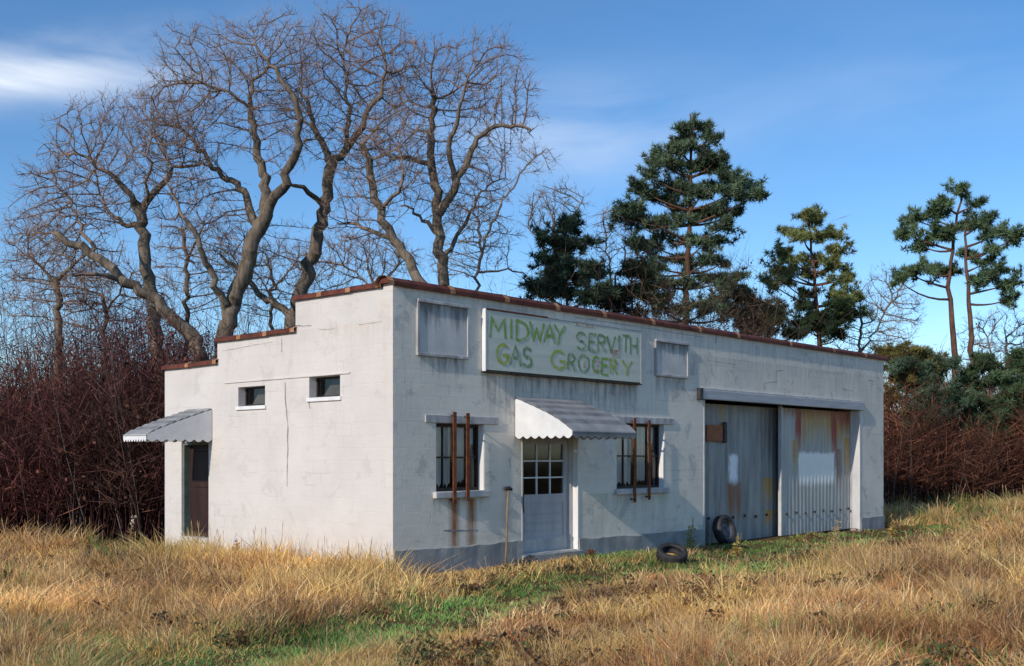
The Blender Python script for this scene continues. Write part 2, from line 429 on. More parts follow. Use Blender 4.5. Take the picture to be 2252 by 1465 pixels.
def galv(name, patches, streaks, dark):
    """galvanised corrugated sheet with paint patches, rust runs"""
    m, N, L, B = new_mat(name)
    t = N.new('ShaderNodeTexCoord'); P = t.outputs['Object']
    sep = N.new('ShaderNodeSeparateXYZ'); L.new(P, sep.inputs[0]); U, Z = sep.outputs['X'], sep.outputs['Z']
    cmb = N.new('ShaderNodeCombineXYZ'); L.new(U, cmb.inputs[0]); L.new(Z, cmb.inputs[1]); UV = cmb.outputs[0]
    n = noise(N, L, mapping(N, L, UV, (3, 0.45, 1)), 1.6, 6, 0.6)
    c = ((0.17, 0.18, 0.18), (0.27, 0.28, 0.28), (0.38, 0.39, 0.38)) if dark else ((0.32, 0.33, 0.32), (0.42, 0.43, 0.41), (0.50, 0.51, 0.48))
    r = ramp(N, [(0.3, c[0]), (0.5, c[1]), (0.7, c[2])]); L.new(n.outputs['Fac'], r.inputs[0])
    col = r.outputs[0]
    for (u0, u1, z1, z0, cc, amt) in streaks:
        k = noise(N, L, mapping(N, L, UV, (1, 0.05, 1), (u0 * 5.1, z1, 0)), 11, 6, 0.75)
        e = math_n(N, L, 'MULTIPLY', maprange(N, L, U, u0 - 0.06, u0 + 0.06), maprange(N, L, U, u1 - 0.06, u1 + 0.06, 1, 0))
        w = math_n(N, L, 'ADD', Z, math_n(N, L, 'MULTIPLY', math_n(N, L, 'SUBTRACT', k.outputs['Fac'], 0.5), (z1 - z0) * 2.2))
        f = math_n(N, L, 'MULTIPLY', math_n(N, L, 'MULTIPLY', e, maprange(N, L, w, z0, z0 + 0.6 * (z1 - z0))), math_n(N, L, 'LESS_THAN', Z, z1 + 0.01))
        f = math_n(N, L, 'MULTIPLY', f, maprange(N, L, k.outputs['Fac'], 0.35, 0.50))
        col = mixc(N, L, math_n(N, L, 'MULTIPLY', f, amt), col, cc)
    for (u0, u1, z0, z1, cc, amt) in patches:
        k = noise(N, L, mapping(N, L, UV, (3, 1, 1)), 4, 4, 0.6)
        j = math_n(N, L, 'MULTIPLY', math_n(N, L, 'SUBTRACT', k.outputs['Fac'], 0.5), 0.25)
        uu = math_n(N, L, 'ADD', U, j); zz = math_n(N, L, 'ADD', Z, j)
        f = math_n(N, L, 'MULTIPLY', math_n(N, L, 'MULTIPLY', maprange(N, L, uu, u0 - 0.05, u0 + 0.05), maprange(N, L, uu, u1 - 0.05, u1 + 0.05, 1, 0)),
                   math_n(N, L, 'MULTIPLY', maprange(N, L, zz, z0 - 0.1, z0 + 0.1), maprange(N, L, zz, z1 - 0.04, z1 + 0.04, 1, 0)))
        col = mixc(N, L, math_n(N, L, 'MULTIPLY', f, amt), col, cc)
    L.new(col, B.inputs['Base Color'])
    B.inputs['Roughness'].default_value = 0.6; B.inputs['Metallic'].default_value = 0.15
    bump(N, L, noise(N, L, UV, 30, 4, 0.6).outputs['Fac'], B, 0.15, 0.004)
    return m

def bark(name, c0, c1):
    m, N, L, B = new_mat(name)
    t = N.new('ShaderNodeTexCoord'); v = mapping(N, L, t.outputs['Object'], (1, 1, 0.25))
    n = noise(N, L, v, 9, 6, 0.65); b_ = noise(N, L, t.outputs['Object'], 0.8, 3, 0.5)
    f = math_n(N, L, 'ADD', math_n(N, L, 'MULTIPLY', n.outputs['Fac'], 0.65), math_n(N, L, 'MULTIPLY', b_.outputs['Fac'], 0.35))
    r = ramp(N, [(0.35, c0), (0.65, c1)]); L.new(f, r.inputs[0]); L.new(r.outputs[0], B.inputs['Base Color'])
    B.inputs['Roughness'].default_value = 0.95; B.inputs['Specular IOR Level'].default_value = 0.1
    bump(N, L, n.outputs['Fac'], B, 0.9, 0.05)
    return m
M['bark'] = bark('oak_bark', (0.050, 0.040, 0.032), (0.27, 0.22, 0.17))
M['twig'] = simple('twig_bark', (0.15, 0.105, 0.08), (0.28, 0.205, 0.155), 0.7, 0.95, 0.0)
M['bud_twig'] = simple('reddish_twigs', (0.25, 0.15, 0.11), (0.40, 0.27, 0.21), 0.6, 0.95, 0.0)
M['pale_bark'] = bark('pale_bark', (0.16, 0.13, 0.11), (0.36, 0.30, 0.25))
M['pine_bark'] = bark('pine_bark', (0.06, 0.034, 0.026), (0.19, 0.105, 0.075))
M['veg'] = attr_mat('dry_grass', transl=0.3)
M['leaf'] = attr_mat('thicket_leaf', transl=0.15)
M['needle'] = attr_mat('needles', transl=0.12)

def ground_mat():
    m, N, L, B = new_mat('field_soil')
    t = N.new('ShaderNodeTexCoord'); P = t.outputs['Object']
    a = noise(N, L, P, 0.35, 6, 0.6); b_ = noise(N, L, P, 9, 6, 0.7)
    f = math_n(N, L, 'ADD', math_n(N, L, 'MULTIPLY', a.outputs['Fac'], 0.5), math_n(N, L, 'MULTIPLY', b_.outputs['Fac'], 0.5))
    r = ramp(N, [(0.35, (0.06, 0.04, 0.022)), (0.5, (0.14, 0.095, 0.045)), (0.62, (0.12, 0.11, 0.04)), (0.75, (0.2, 0.14, 0.07))])
    L.new(f, r.inputs[0]); L.new(r.outputs[0], B.inputs['Base Color'])
    B.inputs['Roughness'].default_value = 1.0; B.inputs['Specular IOR Level'].default_value = 0.05
    bump(N, L, b_.outputs['Fac'], B, 0.8, 0.05)
    return m
M['ground'] = ground_mat()

# ------------------------------------------------------------------ ground
PATH = np.array([(-2.9, 9.6), (-1.4, 12.2), (-0.1, 15.0), (1.6, 18.0), (3.6, 20.6), (5.6, 22.9), (7.6, 25.2), (9.6, 27.6)])
def path_dist(x, y):
    x = np.asarray(x, float); y = np.asarray(y, float)
    d = np.full(x.shape, 1e9)
    for (ax, ay), (bx, by) in zip(PATH[:-1], PATH[1:]):
        vx, vy = bx - ax, by - ay
        t = np.clip(((x - ax) * vx + (y - ay) * vy) / (vx * vx + vy * vy), 0, 1)
        d = np.minimum(d, np.hypot(x - ax - t * vx, y - ay - t * vy))
    return d
def w2b(x, y):
    return (x - AX) * DX + (y - AY) * DY, (x - AX) * EX + (y - AY) * EY
def gz(x, y):
    x = np.asarray(x, float); y = np.asarray(y, float)
    lx, ly = w2b(x, y)
    z = -0.22 + 0.10 * (n1(x * 0.22 + 9, y * 0.22) - 0.5) + 0.06 * (n2(x * 0.7, y * 0.7) - 0.5)
    z = z - 0.10 * np.exp(-(path_dist(x, y) / 0.9) ** 2)
    z = z + 0.20 * np.exp(-(((x - 4.6) / 3.2) ** 2 + ((y - 14.0) / 4.0) ** 2))      # bank right of the track
    z = z - 0.14 * np.clip((lx - 12) / 6, 0, 1) * np.clip(1 - np.abs(ly + 1) / 6, 0, 1)
    z = z + 0.75 * np.clip((x - 9) / 11, 0, 1) ** 1.2 * np.clip((y - 17) / 16, 0, 1)  # field rises to the right
    far = np.clip((np.hypot(x, y) - 60) / 60, 0, 1)
    return z * (1 - far) + (-0.3) * far
def axis_pts(lo, hi, a, b, step):
    inner = np.arange(a, b + 1e-6, step)
    out_l = a - np.geomspace(1, a - lo + 1, 14)[1:] + 1; out_r = b + np.geomspace(1, hi - b + 1, 14)[1:] - 1
    return np.concatenate([out_l[::-1], inner, out_r])
gx = axis_pts(-1200, 1200, -22, 26, 0.4); gy = axis_pts(-1200, 1800, 2, 52, 0.4)
GX, GY = np.meshgrid(gx, gy, indexing='ij')
GV = np.stack([GX, GY, gz(GX, GY)], -1).reshape(-1, 3)
ni, nj = len(gx), len(gy)
ii, jj = np.meshgrid(np.arange(ni - 1), np.arange(nj - 1), indexing='ij')
q0 = (ii * nj + jj).ravel()
GQ = np.stack([q0, q0 + nj, q0 + nj + 1, q0 + 1], -1)
ground = np_mesh('ground', GV, quads=GQ, mat=M['ground'], smooth=True)
tag(ground, 'dry autumn field around the abandoned service station', kind='structure')

# ------------------------------------------------------------------ building
B0 = empty('service_station', (AX, AY, 0), BROT)
tag(B0, 'abandoned white block service station with stepped side parapet and red coping', 'building')

def wall_cells(name, mat, us, zs, keep, place, parent, holes, depth):
    """wall face cut into cells; openings get reveals of the given depth"""
    mb = MB()
    for i in range(len(us) - 1):
        for j in range(len(zs) - 1):
            uc, zc = (us[i] + us[i + 1]) / 2, (zs[j] + zs[j + 1]) / 2
            if not keep(uc, zc) or any(h[0] < uc < h[1] and h[2] < zc < h[3] for h in holes): continue
            mb.add([place(us[i], 0, zs[j]), place(us[i + 1], 0, zs[j]), place(us[i + 1], 0, zs[j + 1]), place(us[i], 0, zs[j + 1])], [(0, 1, 2, 3)])
    for (a, b, c, d), dp in zip(holes, depth):
        for (p, q) in (((a, c), (a, d)), ((b, d), (b, c)), ((a, d), (b, d)), ((b, c), (a, c))):
            mb.add([place(p[0], 0, p[1]), place(q[0], 0, q[1]), place(q[0], dp, q[1]), place(p[0], dp, p[1])], [(0, 1, 2, 3)])
    me = mesh_obj(name, mb.v, mb.f, mat, parent)
    return me

def lines(lo, hi, step, extra):
    s = set(np.round(np.arange(lo, hi, step), 4)) | {lo, hi} | set(extra)
    s = sorted(s); out = [s[0]]
    for v in s[1:]:
        if v - out[-1] > 1e-4: out.append(v)
    return out

holesF = [W1, W2, DR, GA]; depF = [0.30, 0.30, 0.42, 0.62]
usF = lines(0, FL, 2.0, [h[k] for h in holesF for k in (0, 1)])
zsF = lines(-0.6, TOP, 1.0, [h[k] for h in holesF for k in (2, 3)])
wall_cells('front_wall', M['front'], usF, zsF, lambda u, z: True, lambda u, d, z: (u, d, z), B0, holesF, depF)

ST1, ST2 = 2.52, 4.94                      # the two steps in the side parapet
ZS1, ZS2, ZS3 = TOP + 0.0, 3.88, 3.47
SW1 = (s_t(583), s_t(524), 2.62, 2.97)
SW2 = (s_t(748), s_t(680), 2.70, 3.05)
SDR = (5.24, 6.20, 0.16, 1.98)
holesS = [SW1, SW2, SDR]; depS = [0.25, 0.25, 0.4]
usS = lines(0, SD, 1.5, [ST1, ST2] + [h[k] for h in holesS for k in (0, 1)])
zsS = lines(-0.6, TOP, 1.0, [ZS2, ZS3] + [h[k] for h in holesS for k in (2, 3)])
def side_keep(u, z): return z < (ZS1 if u < ST1 else ZS2 if u < ST2 else ZS3)
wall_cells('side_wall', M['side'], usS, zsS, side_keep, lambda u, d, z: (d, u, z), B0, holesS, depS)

# remaining walls, parapet thickness and flat roof
mb = MB()
mb.add([(FL, 0, -0.6), (FL, SD, -0.6), (FL, SD, ZS3), (FL, 0, TOP)], [(0, 1, 2, 3)])
mb.add([(0, SD, -0.6), (0, SD, ZS3), (FL, SD, ZS3), (FL, SD, -0.6)], [(0, 1, 2, 3)])
mb.add([(0, 0.2, TOP - 0.6), (0, 0.2, TOP), (FL, 0.2, TOP), (FL, 0.2, TOP - 0.6)], [(0, 1, 2, 3)])
mb.add([(0, 0, TOP), (FL, 0, TOP), (FL, 0.2, TOP), (0, 0.2, TOP)], [(0, 1, 2, 3)])
for (a, b, z, zl) in ((0.2, ST1, TOP, 3.1), (ST1, ST2, ZS2, 3.1), (ST2, SD, ZS3, 3.1)):
    mb.add([(0.2, a, zl), (0.2, b, zl), (0.2, b, z), (0.2, a, z)], [(0, 1, 2, 3)])
    mb.add([(0, a, z), (0.2, a, z), (0.2, b, z), (0, b, z)], [(0, 1, 2, 3)])
mb.add([(0, ST1, ZS2), (0.2, ST1, ZS2), (0.2, ST1, TOP), (0, ST1, TOP)], [(0, 1, 2, 3)])
mb.add([(0, ST2, ZS3), (0.2, ST2, ZS3), (0.2, ST2, ZS2), (0, ST2, ZS2)], [(0, 1, 2, 3)])
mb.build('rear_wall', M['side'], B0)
MB().add([(0.2, 0.2, 3.55), (FL, 0.2, 3.55), (FL, SD, 3.15), (0.2, SD, 3.15)], [(0, 1, 2, 3)]).build('roof', M['roof'], B0)
MB().add([(0.6, 0.7, -0.05), (FL - 0.2, 0.7, -0.05), (FL - 0.2, SD - 0.2, -0.05), (0.6, SD - 0.2, -0.05)], [(0, 1, 2, 3)]).build('interior_floor', M['interior'], B0)
for x in (2.9, 8.3):
    MB().box(x, x + 0.12, 0.7, SD - 0.1, -0.04, 3.2).build('partition', M['interior'], B0)

# concrete foundation, proud of the wall
def found(x0, x1, z0, z1):
    mb = MB(); n = max(2, int((x1 - x0) / 0.14)); vs = []; fs = []; w = 0.0
    for i in range(n + 1):
        x = x0 + (x1 - x0) * i / n
        w = 0.7 * w + random.uniform(-0.014, 0.014)
        zt = z0 + (z1 - z0) * i / n
        vs += [(x, -0.035 + w * 0.5, -0.7), (x, -0.035 + w * 0.5, zt + w), (x, 0.0, zt + w + 0.015)]
    for i in range(n):
        a = i * 3
        fs += [(a, a + 3, a + 4, a + 1), (a + 1, a + 4, a + 5, a + 2)]
    fs += [(0, 1, 2), (n * 3, n * 3 + 2, n * 3 + 1)]
    mb.add(vs, fs).build('foundation', M['found'], B0)
found(0.0, DR[0], 0.235, 0.215); found(DR[1], GA[0], 0.17, 0.12); found(GA[1], FL, 0.07, 0.05)
MB().box(-0.09, 0.0, 5.16, SD, -0.7, -0.07).build('foundation', M['found'], B0, bevel=0.01)

# red coping tiles with pale collars at the joints
def coping_tile(p0, p1, w, h, name='coping_tile'):
    """saddle tile along p0-p1 (horizontal), w half width, h height"""
    p0, p1 = Vector(p0), Vector(p1); d = (p1 - p0).normalized(); s = Vector((0, 0, 1)).cross(d)
    prof = [(-w, -0.045), (-w, 0.02), (-w * 0.55, h * 0.85), (0, h), (w * 0.55, h * 0.85), (w, 0.02), (w, -0.045), (w - 0.03, -0.045), (w - 0.03, 0.0), (-w + 0.03, 0.0), (-w + 0.03, -0.045)]
    dz = random.uniform(-0.006, 0.006); dz2 = random.uniform(-0.006, 0.006)
    vs = [p0 + d * 0.012 + s * a + Vector((0, 0, b + dz)) for a, b in prof] + [p1 - d * 0.012 + s * a + Vector((0, 0, b + dz2)) for a, b in prof]
    k = len(prof)
    fs = [(i, (i + 1) % k, k + (i + 1) % k, k + i) for i in range(k)] + [tuple(range(k))[::-1], tuple(range(k, 2 * k))]
    t = MB().add(vs, fs).build(name, M['coping'], B0)
    # collar over the joint at p0
    sc = 1.04
    vs = []
    for off in (-0.06, 0.06):
        vs += [p0 + d * off + s * a * sc + Vector((0, 0, b * (1.12 if b > 0 else 1.0) + dz)) for a, b in prof[:7]]
    fs = [(i, i + 1, 7 + i + 1, 7 + i) for i in range(6)]
    MB().add(vs, fs).build('joint_collar', M['collar'], t)
cx_px = [858, 990, 1110, 1222, 1325, 1432, 1535, 1620, 1735, 1830, 1900]
cts = [-0.09] + [f_t(p) for p in cx_px[1:]] + [FL + 0.25]
for a, b in zip(cts[:-1], cts[1:]):
    coping_tile((a, 0.10, TOP + 0.002), (b, 0.10, TOP + 0.002), 0.16, 0.10)
def side_cope(a, b, z):
    n = max(1, round((b - a) / 0.9))
    for i in range(n):
        coping_tile((0.10, a + (b - a) * i / n, z + 0.002), (0.10, a + (b - a) * (i + 1) / n, z + 0.002), 0.16, 0.06)
side_cope(0.28, ST1 + 0.03, TOP); side_cope(ST1 + 0.02, ST2 + 0.03, ZS2); side_cope(ST2 + 0.02, SD + 0.05, ZS3)

# blank plaster panels above the windows
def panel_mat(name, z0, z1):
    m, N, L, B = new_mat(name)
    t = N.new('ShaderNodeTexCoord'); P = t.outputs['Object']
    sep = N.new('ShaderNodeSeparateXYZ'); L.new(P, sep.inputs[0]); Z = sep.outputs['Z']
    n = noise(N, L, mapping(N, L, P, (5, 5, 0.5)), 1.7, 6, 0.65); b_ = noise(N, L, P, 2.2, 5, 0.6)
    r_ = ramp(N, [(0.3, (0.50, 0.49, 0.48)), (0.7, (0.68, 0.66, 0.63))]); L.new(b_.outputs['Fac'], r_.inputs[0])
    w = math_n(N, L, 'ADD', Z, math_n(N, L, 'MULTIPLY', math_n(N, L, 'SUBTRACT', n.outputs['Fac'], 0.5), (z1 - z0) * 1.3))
    f = maprange(N, L, w, z0 + (z1 - z0) * 0.55, z1 + 0.02, 0, 0.85)  # darkens in ragged streaks towards the top of the panel
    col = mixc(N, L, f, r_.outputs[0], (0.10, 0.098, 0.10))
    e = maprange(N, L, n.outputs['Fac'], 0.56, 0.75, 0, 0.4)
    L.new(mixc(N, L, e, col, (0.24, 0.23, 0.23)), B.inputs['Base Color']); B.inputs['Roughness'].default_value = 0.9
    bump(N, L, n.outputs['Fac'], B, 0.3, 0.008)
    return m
def blank_panel(r, ledge, label):
    a, b, c, d = r
    M['panel_now'] = panel_mat('streaked_panel', c, d)
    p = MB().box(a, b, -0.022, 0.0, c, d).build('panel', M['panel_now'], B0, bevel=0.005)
    p['label'] = label
    MB().box(a - 0.05, b + 0.05, -ledge, 0.0, d, d + 0.05).build('panel_frame', M['panel'], p, bevel=0.006)
    MB().box(a - 0.05, b + 0.03, -0.045, 0.0, c - 0.05, c).build('panel_frame', M['panel'], p, bevel=0.006)
    MB().box(b, b + 0.05, -0.04, 0.0, c, d).build('panel_frame', M['panel'], p, bevel=0.006)
    MB().box(a - 0.05, a, -0.04, 0.0, c, d).build('panel_frame', M['panel'], p, bevel=0.006)
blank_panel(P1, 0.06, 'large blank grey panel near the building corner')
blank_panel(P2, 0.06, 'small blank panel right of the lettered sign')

# facade windows with rusty bars
def ribbon(mb, pts, w, y=-0.003, nz=None):
    """flat painted stroke or crack on the facade: polyline in (x, z)"""
    pts = [Vector(p) for p in pts]; L_, R_ = [], []
    for i, p in enumerate(pts):
        d = (pts[min(i + 1, len(pts) - 1)] - pts[max(i - 1, 0)]).normalized(); n = Vector((-d.y, d.x))
        ww = w[i] if hasattr(w, '__len__') else w
        L_.append(p + n * ww / 2); R_.append(p - n * ww / 2)
    n = len(pts)
    mb.add([(p.x, y, p.y) for p in L_ + R_], [(i, i + 1, n + i + 1, n + i) for i in range(n - 1)])

def bar_window(r, bars, bz, name_label):
    a, b, c, d = r
    w = empty('window', (0, 0, 0), 0, B0); w['label'] = name_label
    yi = 0.135
    f = MB()
    fw = 0.055
    f.box(a, a + fw, yi, yi + 0.07, c, d); f.box(b - fw, b, yi, yi + 0.07, c, d)
    f.box(a + fw, b - fw, yi, yi + 0.07, d - fw, d); f.box(a + fw, b - fw, yi, yi + 0.07, c, c + fw)
    f.build('window_frame', M['dark'], w)
    m = (a + b) / 2; zm = (c + d) / 2
    MB().box(m - 0.03, m + 0.03, yi + 0.005, yi + 0.055, c + fw, d - fw).build('mullion', M['dark'], w)
    for (u0, u1) in ((a + fw, m - 0.03), (m + 0.03, b - fw)):
        MB().box(u0, u1, yi + 0.01, yi + 0.05, zm - 0.014, zm + 0.014).build('muntin', M['dark'], w)
        um = (u0 + u1) / 2
        MB().box(um - 0.011, um + 0.011, yi + 0.012, yi + 0.048, c + fw, d - fw).build('muntin', M['dark'], w)
        for (z0, z1) in ((c + fw, zm - 0.014), (zm + 0.014, d - fw)):
            mesh_obj('pane', [(u0, yi + 0.03, z0), (u1, yi + 0.03, z0), (u1, yi + 0.03, z1), (u0, yi + 0.03, z1)], [(0, 1, 2, 3)], M['glass'], w)
    # torn curtains hanging behind the glass
    for (u0, u1, z0) in ((a + 0.02, a + (b - a) * 0.44, c + 0.04), (a + (b - a) * 0.56, a + (b - a) * 0.74, c + 0.10), (a + (b - a) * 0.80, a + (b - a) * 0.92, d - 0.42)):
        n = 18; vs = []
        for i in range(n + 1):
            u = u0 + (u1 - u0) * i / n; y = yi + 0.075 + 0.015 * math.sin(i * 1.7)
            vs += [(u, y, z0 + 0.10 * abs(math.sin(i * 0.9 + u))), (u, y + 0.008 * math.sin(i), d - 0.04)]
        mesh_obj('curtain', vs, [(2 * i, 2 * i + 2, 2 * i + 3, 2 * i + 1) for i in range(n)], M['curtain'], w, True)
    # painted right-hand jamb, lintel and sill
    MB().box(b - 0.02, b - 0.002, 0.004, yi - 0.002, c + 0.002, d - 0.002).build('jamb', M['white'], w)
    MB().box(a - 0.25, b + 0.32, -0.025, 0.0, d + 0.002, d + 0.13).build('lintel', M['panel'], w, bevel=0.006)
    MB().box(a - 0.07, b + 0.08, -0.075, 0.13, c - 0.11, c - 0.002).build('sill', M['trim'], w, bevel=0.012)
    for k, px in enumerate(bars):
        t = f_to(px, -0.095); z0, z1 = bz[k]
        o = MB().box(t - 0.04, t + 0.04, -0.105, -0.085, z0, z1).build('security_bar', M['rust'], w, bevel=0.004)
        for z in (z0 + 0.06, z1 - 0.06):
            MB().tube([(t, -0.125, z), (t, 0.0, z)], 0.017, 8).build('bar_bolt', M['iron'], w)
bar_window(W1, (1000, 1029), ((0.93, 2.44), (0.97, 2.43)), 'barred window left of the door with torn curtains')
bar_window(W2, (1396, 1428), ((0.80, 2.47), (0.84, 2.44)), 'barred window right of the door')

# front door
dr = empty('front_door', (0, 0, 0), 0, B0); dr['label'] = 'grey panelled door with nine small panes'
a, b, c, d = DR
yd = 0.17
f = MB(); f.box(a + 0.002, a + 0.11, yd - 0.06, yd + 0.06, c, d - 0.002); f.box(a + 0.11, b - 0.002, yd - 0.06, yd + 0.06, d - 0.10, d - 0.002)
f.box(b - 0.11, b - 0.002, yd - 0.06, yd + 0.06, c, d - 0.10)
f.build('door_frame', M['trim'], dr, bevel=0.006)
MB().box(b - 0.03, b - 0.003, -0.012, yd - 0.06, c - 0.1, d - 0.003).build('jamb', M['white'], dr, bevel=0.004)
MB().box(a + 0.003, a + 0.02, -0.012, yd - 0.06, c - 0.1, d - 0.003).build('jamb', M['trim'], dr, bevel=0.004)
MB().box(a - 0.03, b + 0.03, -0.10, 0.2, c - 0.16, c - 0.02).build('door_step', M['found'], dr, bevel=0.01)
x0, x1 = a + 0.11, b - 0.11
g0, g1, h0, h1 = x0 + 0.13, x1 - 0.12, 1.02, 1.93
s = MB()
s.box(x0, g0, yd, yd + 0.045, c, d - 0.10); s.box(g1, x1, yd, yd + 0.045, c, d - 0.10)
s.box(g0, g1, yd, yd + 0.045, h1, d - 0.10); s.box(g0, g1, yd, yd + 0.045, 0.86, h0); s.box(g0, g1, yd, yd + 0.045, c, 0.24)
s.build('door_leaf', M['door'], dr)
MB().box(g0 + 0.001, g1 - 0.001, yd + 0.018, yd + 0.035, 0.24, 0.86).build('door_panel', M['door'], dr)
for k in range(3):
    z = 0.40 + k * 0.16
    MB().box(g0 + 0.05, g1 - 0.05, yd + 0.010, yd + 0.018, z - 0.055, z + 0.07).build('door_panel', M['door'], dr, bevel=0.006)
for i in range(3):
    for j in range(3):
        u0 = g0 + (g1 - g0) * i / 3; u1 = g0 + (g1 - g0) * (i + 1) / 3; z0 = h0 + (h1 - h0) * j / 3; z1 = h0 + (h1 - h0) * (j + 1) / 3
        mesh_obj('pane', [(u0, yd + 0.028, z0), (u1, yd + 0.028, z0), (u1, yd + 0.028, z1), (u0, yd + 0.028, z1)], [(0, 1, 2, 3)], M['glass'], dr)
for i in (1, 2):
    u = g0 + (g1 - g0) * i / 3; MB().box(u - 0.013, u + 0.013, yd + 0.006, yd + 0.038, h0, h1).build('muntin', M['white'], dr)
    z = h0 + (h1 - h0) * i / 3; MB().box(g0, g1, yd + 0.008, yd + 0.036, z - 0.013, z + 0.013).build('muntin', M['white'], dr)
hd = MB(); hd.tube([(x0 + 0.06, yd - 0.01, 1.06), (x0 + 0.06, yd - 0.05, 1.03), (x0 + 0.055, yd - 0.055, 0.72), (x0 + 0.05, yd - 0.01, 0.62)], 0.018, 8)
hd.box(x0 + 0.03, x0 + 0.09, yd - 0.012, yd, 0.95, 1.14)
hd.build('door_handle', M['iron'], dr)
MB().box(x0, x1, yd - 0.006, yd, c + 0.02, 0.2).build('kick_plate', M['trim'], dr)

# awnings: a slatted sloping top, scalloped side cheeks and valance
def awning(name, axis, a, b, proj, zt, zb, label, bow=1.0):
    """axis 'F': on the facade, a..b along x, projecting -y; axis 'S': on the side wall, a..b along y, projecting -x"""
    w = empty(name, (0, 0, 0), 0, B0); w['label'] = label
    P = (lambda u, o, z: (u, -o, z)) if axis == 'F' else (lambda u, o, z: (-o, u, z))
    NP = 9
    prof = []
    for i in range(NP + 1):                    # bowed profile, steepening to the outer edge
        t = i / NP
        prof.append((0.03 + (proj - 0.03) * t, zt - (zt - zb - 0.07) * ((1 - 0.38 * bow) * t + 0.38 * bow * t ** 4)))
    # sloping slats, each lapped over the next
    for i in range(NP):
        (o0, z0), (o1, z1) = prof[i], prof[i + 1]
        lift = 0.036
        vs = [P(a, o0, z0 + lift), P(b, o0, z0 + lift), P(b, o1 + 0.02, z1 - 0.006), P(a, o1 + 0.02, z1 - 0.006),
              P(a, o0, z0 + lift - 0.01), P(b, o0, z0 + lift - 0.01), P(b, o1 + 0.02, z1 - 0.018), P(a, o1 + 0.02, z1 - 0.018)]
        MB().add(vs, [(0, 1, 2, 3), (7, 6, 5, 4), (0, 4, 5, 1), (1, 5, 6, 2), (2, 6, 7, 3), (3, 7, 4, 0)]).build('slat', M['awn_top'] if i % 2 else M['awn_top2'], w)
    # scalloped cheeks at both ends
    for u, du in ((a, -0.012), (b, 0.012)):
        n = 40; up = []; lo = []
        for i in range(n + 1):
            o = 0.01 + (proj - 0.01) * i / n
            zz = np.interp(o, [p[0] for p in prof], [p[1] for p in prof])
            sc = zb - 0.055 * abs(math.sin(math.pi * i / n * 7))
            up.append((o, zz)); lo.append((o, sc))
        vs = [P(u, o, z) for o, z in up + lo] + [P(u + du, o, z) for o, z in up + lo]
        m = n + 1; fs = []
        for i in range(n):
            fs += [(i, i + 1, m + i + 1, m + i), (2 * m + m + i, 2 * m + m + i + 1, 2 * m + i + 1, 2 * m + i),
                   (i, 2 * m + i, 2 * m + i + 1, i + 1), (m + i, m + i + 1, 3 * m + i + 1, 3 * m + i)]
        MB().add(vs, fs).build('cheek', M['awn_white'], w)
    # front valance
    n = 48; vs = []; o = proj + 0.004
    ze = prof[-1][1] + 0.005
    for i in range(n + 1):
        u = a + (b - a) * i / n
        sc = zb - 0.055 * abs(math.sin(math.pi * i / n * 9))
        vs += [P(u, o, ze), P(u, o, sc), P(u, o + 0.008, ze), P(u, o + 0.008, sc)]
    fs = []
    for i in range(n):
        k = 4 * i
        fs += [(k, k + 1, k + 5, k + 4), (k + 2, k + 6, k + 7, k + 3), (k, k + 4, k + 6, k + 2), (k + 1, k + 3, k + 7, k + 5)]
    MB().add(vs, fs).build('valance', M['awn_top'] if axis == 'F' else M['awn_white'], w)
    for u in (a + 0.05, b - 0.05):
        MB().tube([P(u, 0.0, zb + 0.02), P(u, proj - 0.03, zb + 0.05)], 0.012, 6).build('support_rod', M['iron'], w)
awning('awning', 'F', 2.84, 4.62, 1.30, 2.72, 2.07, 'white scalloped metal awning over the front door', 0.55)
awning('awning', 'S', 5.12, 5.95, 1.33, 2.58, 2.03, 'grey scalloped awning over the side door', 0.25)

# side windows
for r, lab in ((SW1, 'small high side window nearer the back'), (SW2, 'small high side window nearer the corner')):
    a, b, c, d = r
    w = empty('side_window', (0, 0, 0), 0, B0); w['label'] = lab
    f = MB(); y = 0.15
    f.box(y, y + 0.04, a, a + 0.035, c, d); f.box(y, y + 0.04, b - 0.035, b, c, d)
    f.box(y, y + 0.04, a + 0.035, b - 0.035, d - 0.035, d); f.box(y, y + 0.04, a + 0.035, b - 0.035, c, c + 0.035)
    f.build('window_frame', M['dark'], w)
    mesh_obj('pane', [(y + 0.02, a + 0.035, c + 0.035), (y + 0.02, b - 0.035, c + 0.035), (y + 0.02, b - 0.035, d - 0.035), (y + 0.02, a + 0.035, d - 0.035)], [(3, 2, 1, 0)], M['glass'], w)
    mesh_obj('blind', [(y + 0.06, a, c), (y + 0.06, a + (b - a) * 0.9, c), (y + 0.14, a + (b - a) * 0.6, d), (y + 0.14, a, d)], [(0, 1, 2, 3)], M['interior'], w)
    MB().box(-0.035, 0.14, a - 0.04, b + 0.05, c - 0.07, c - 0.002).build('sill', M['white'], w, bevel=0.008)
MB().box(-0.018, 0.0, 1.05, 2.14 + 2.55, 3.055, 3.085).build('lintel', M['side'], B0, bevel=0.004)
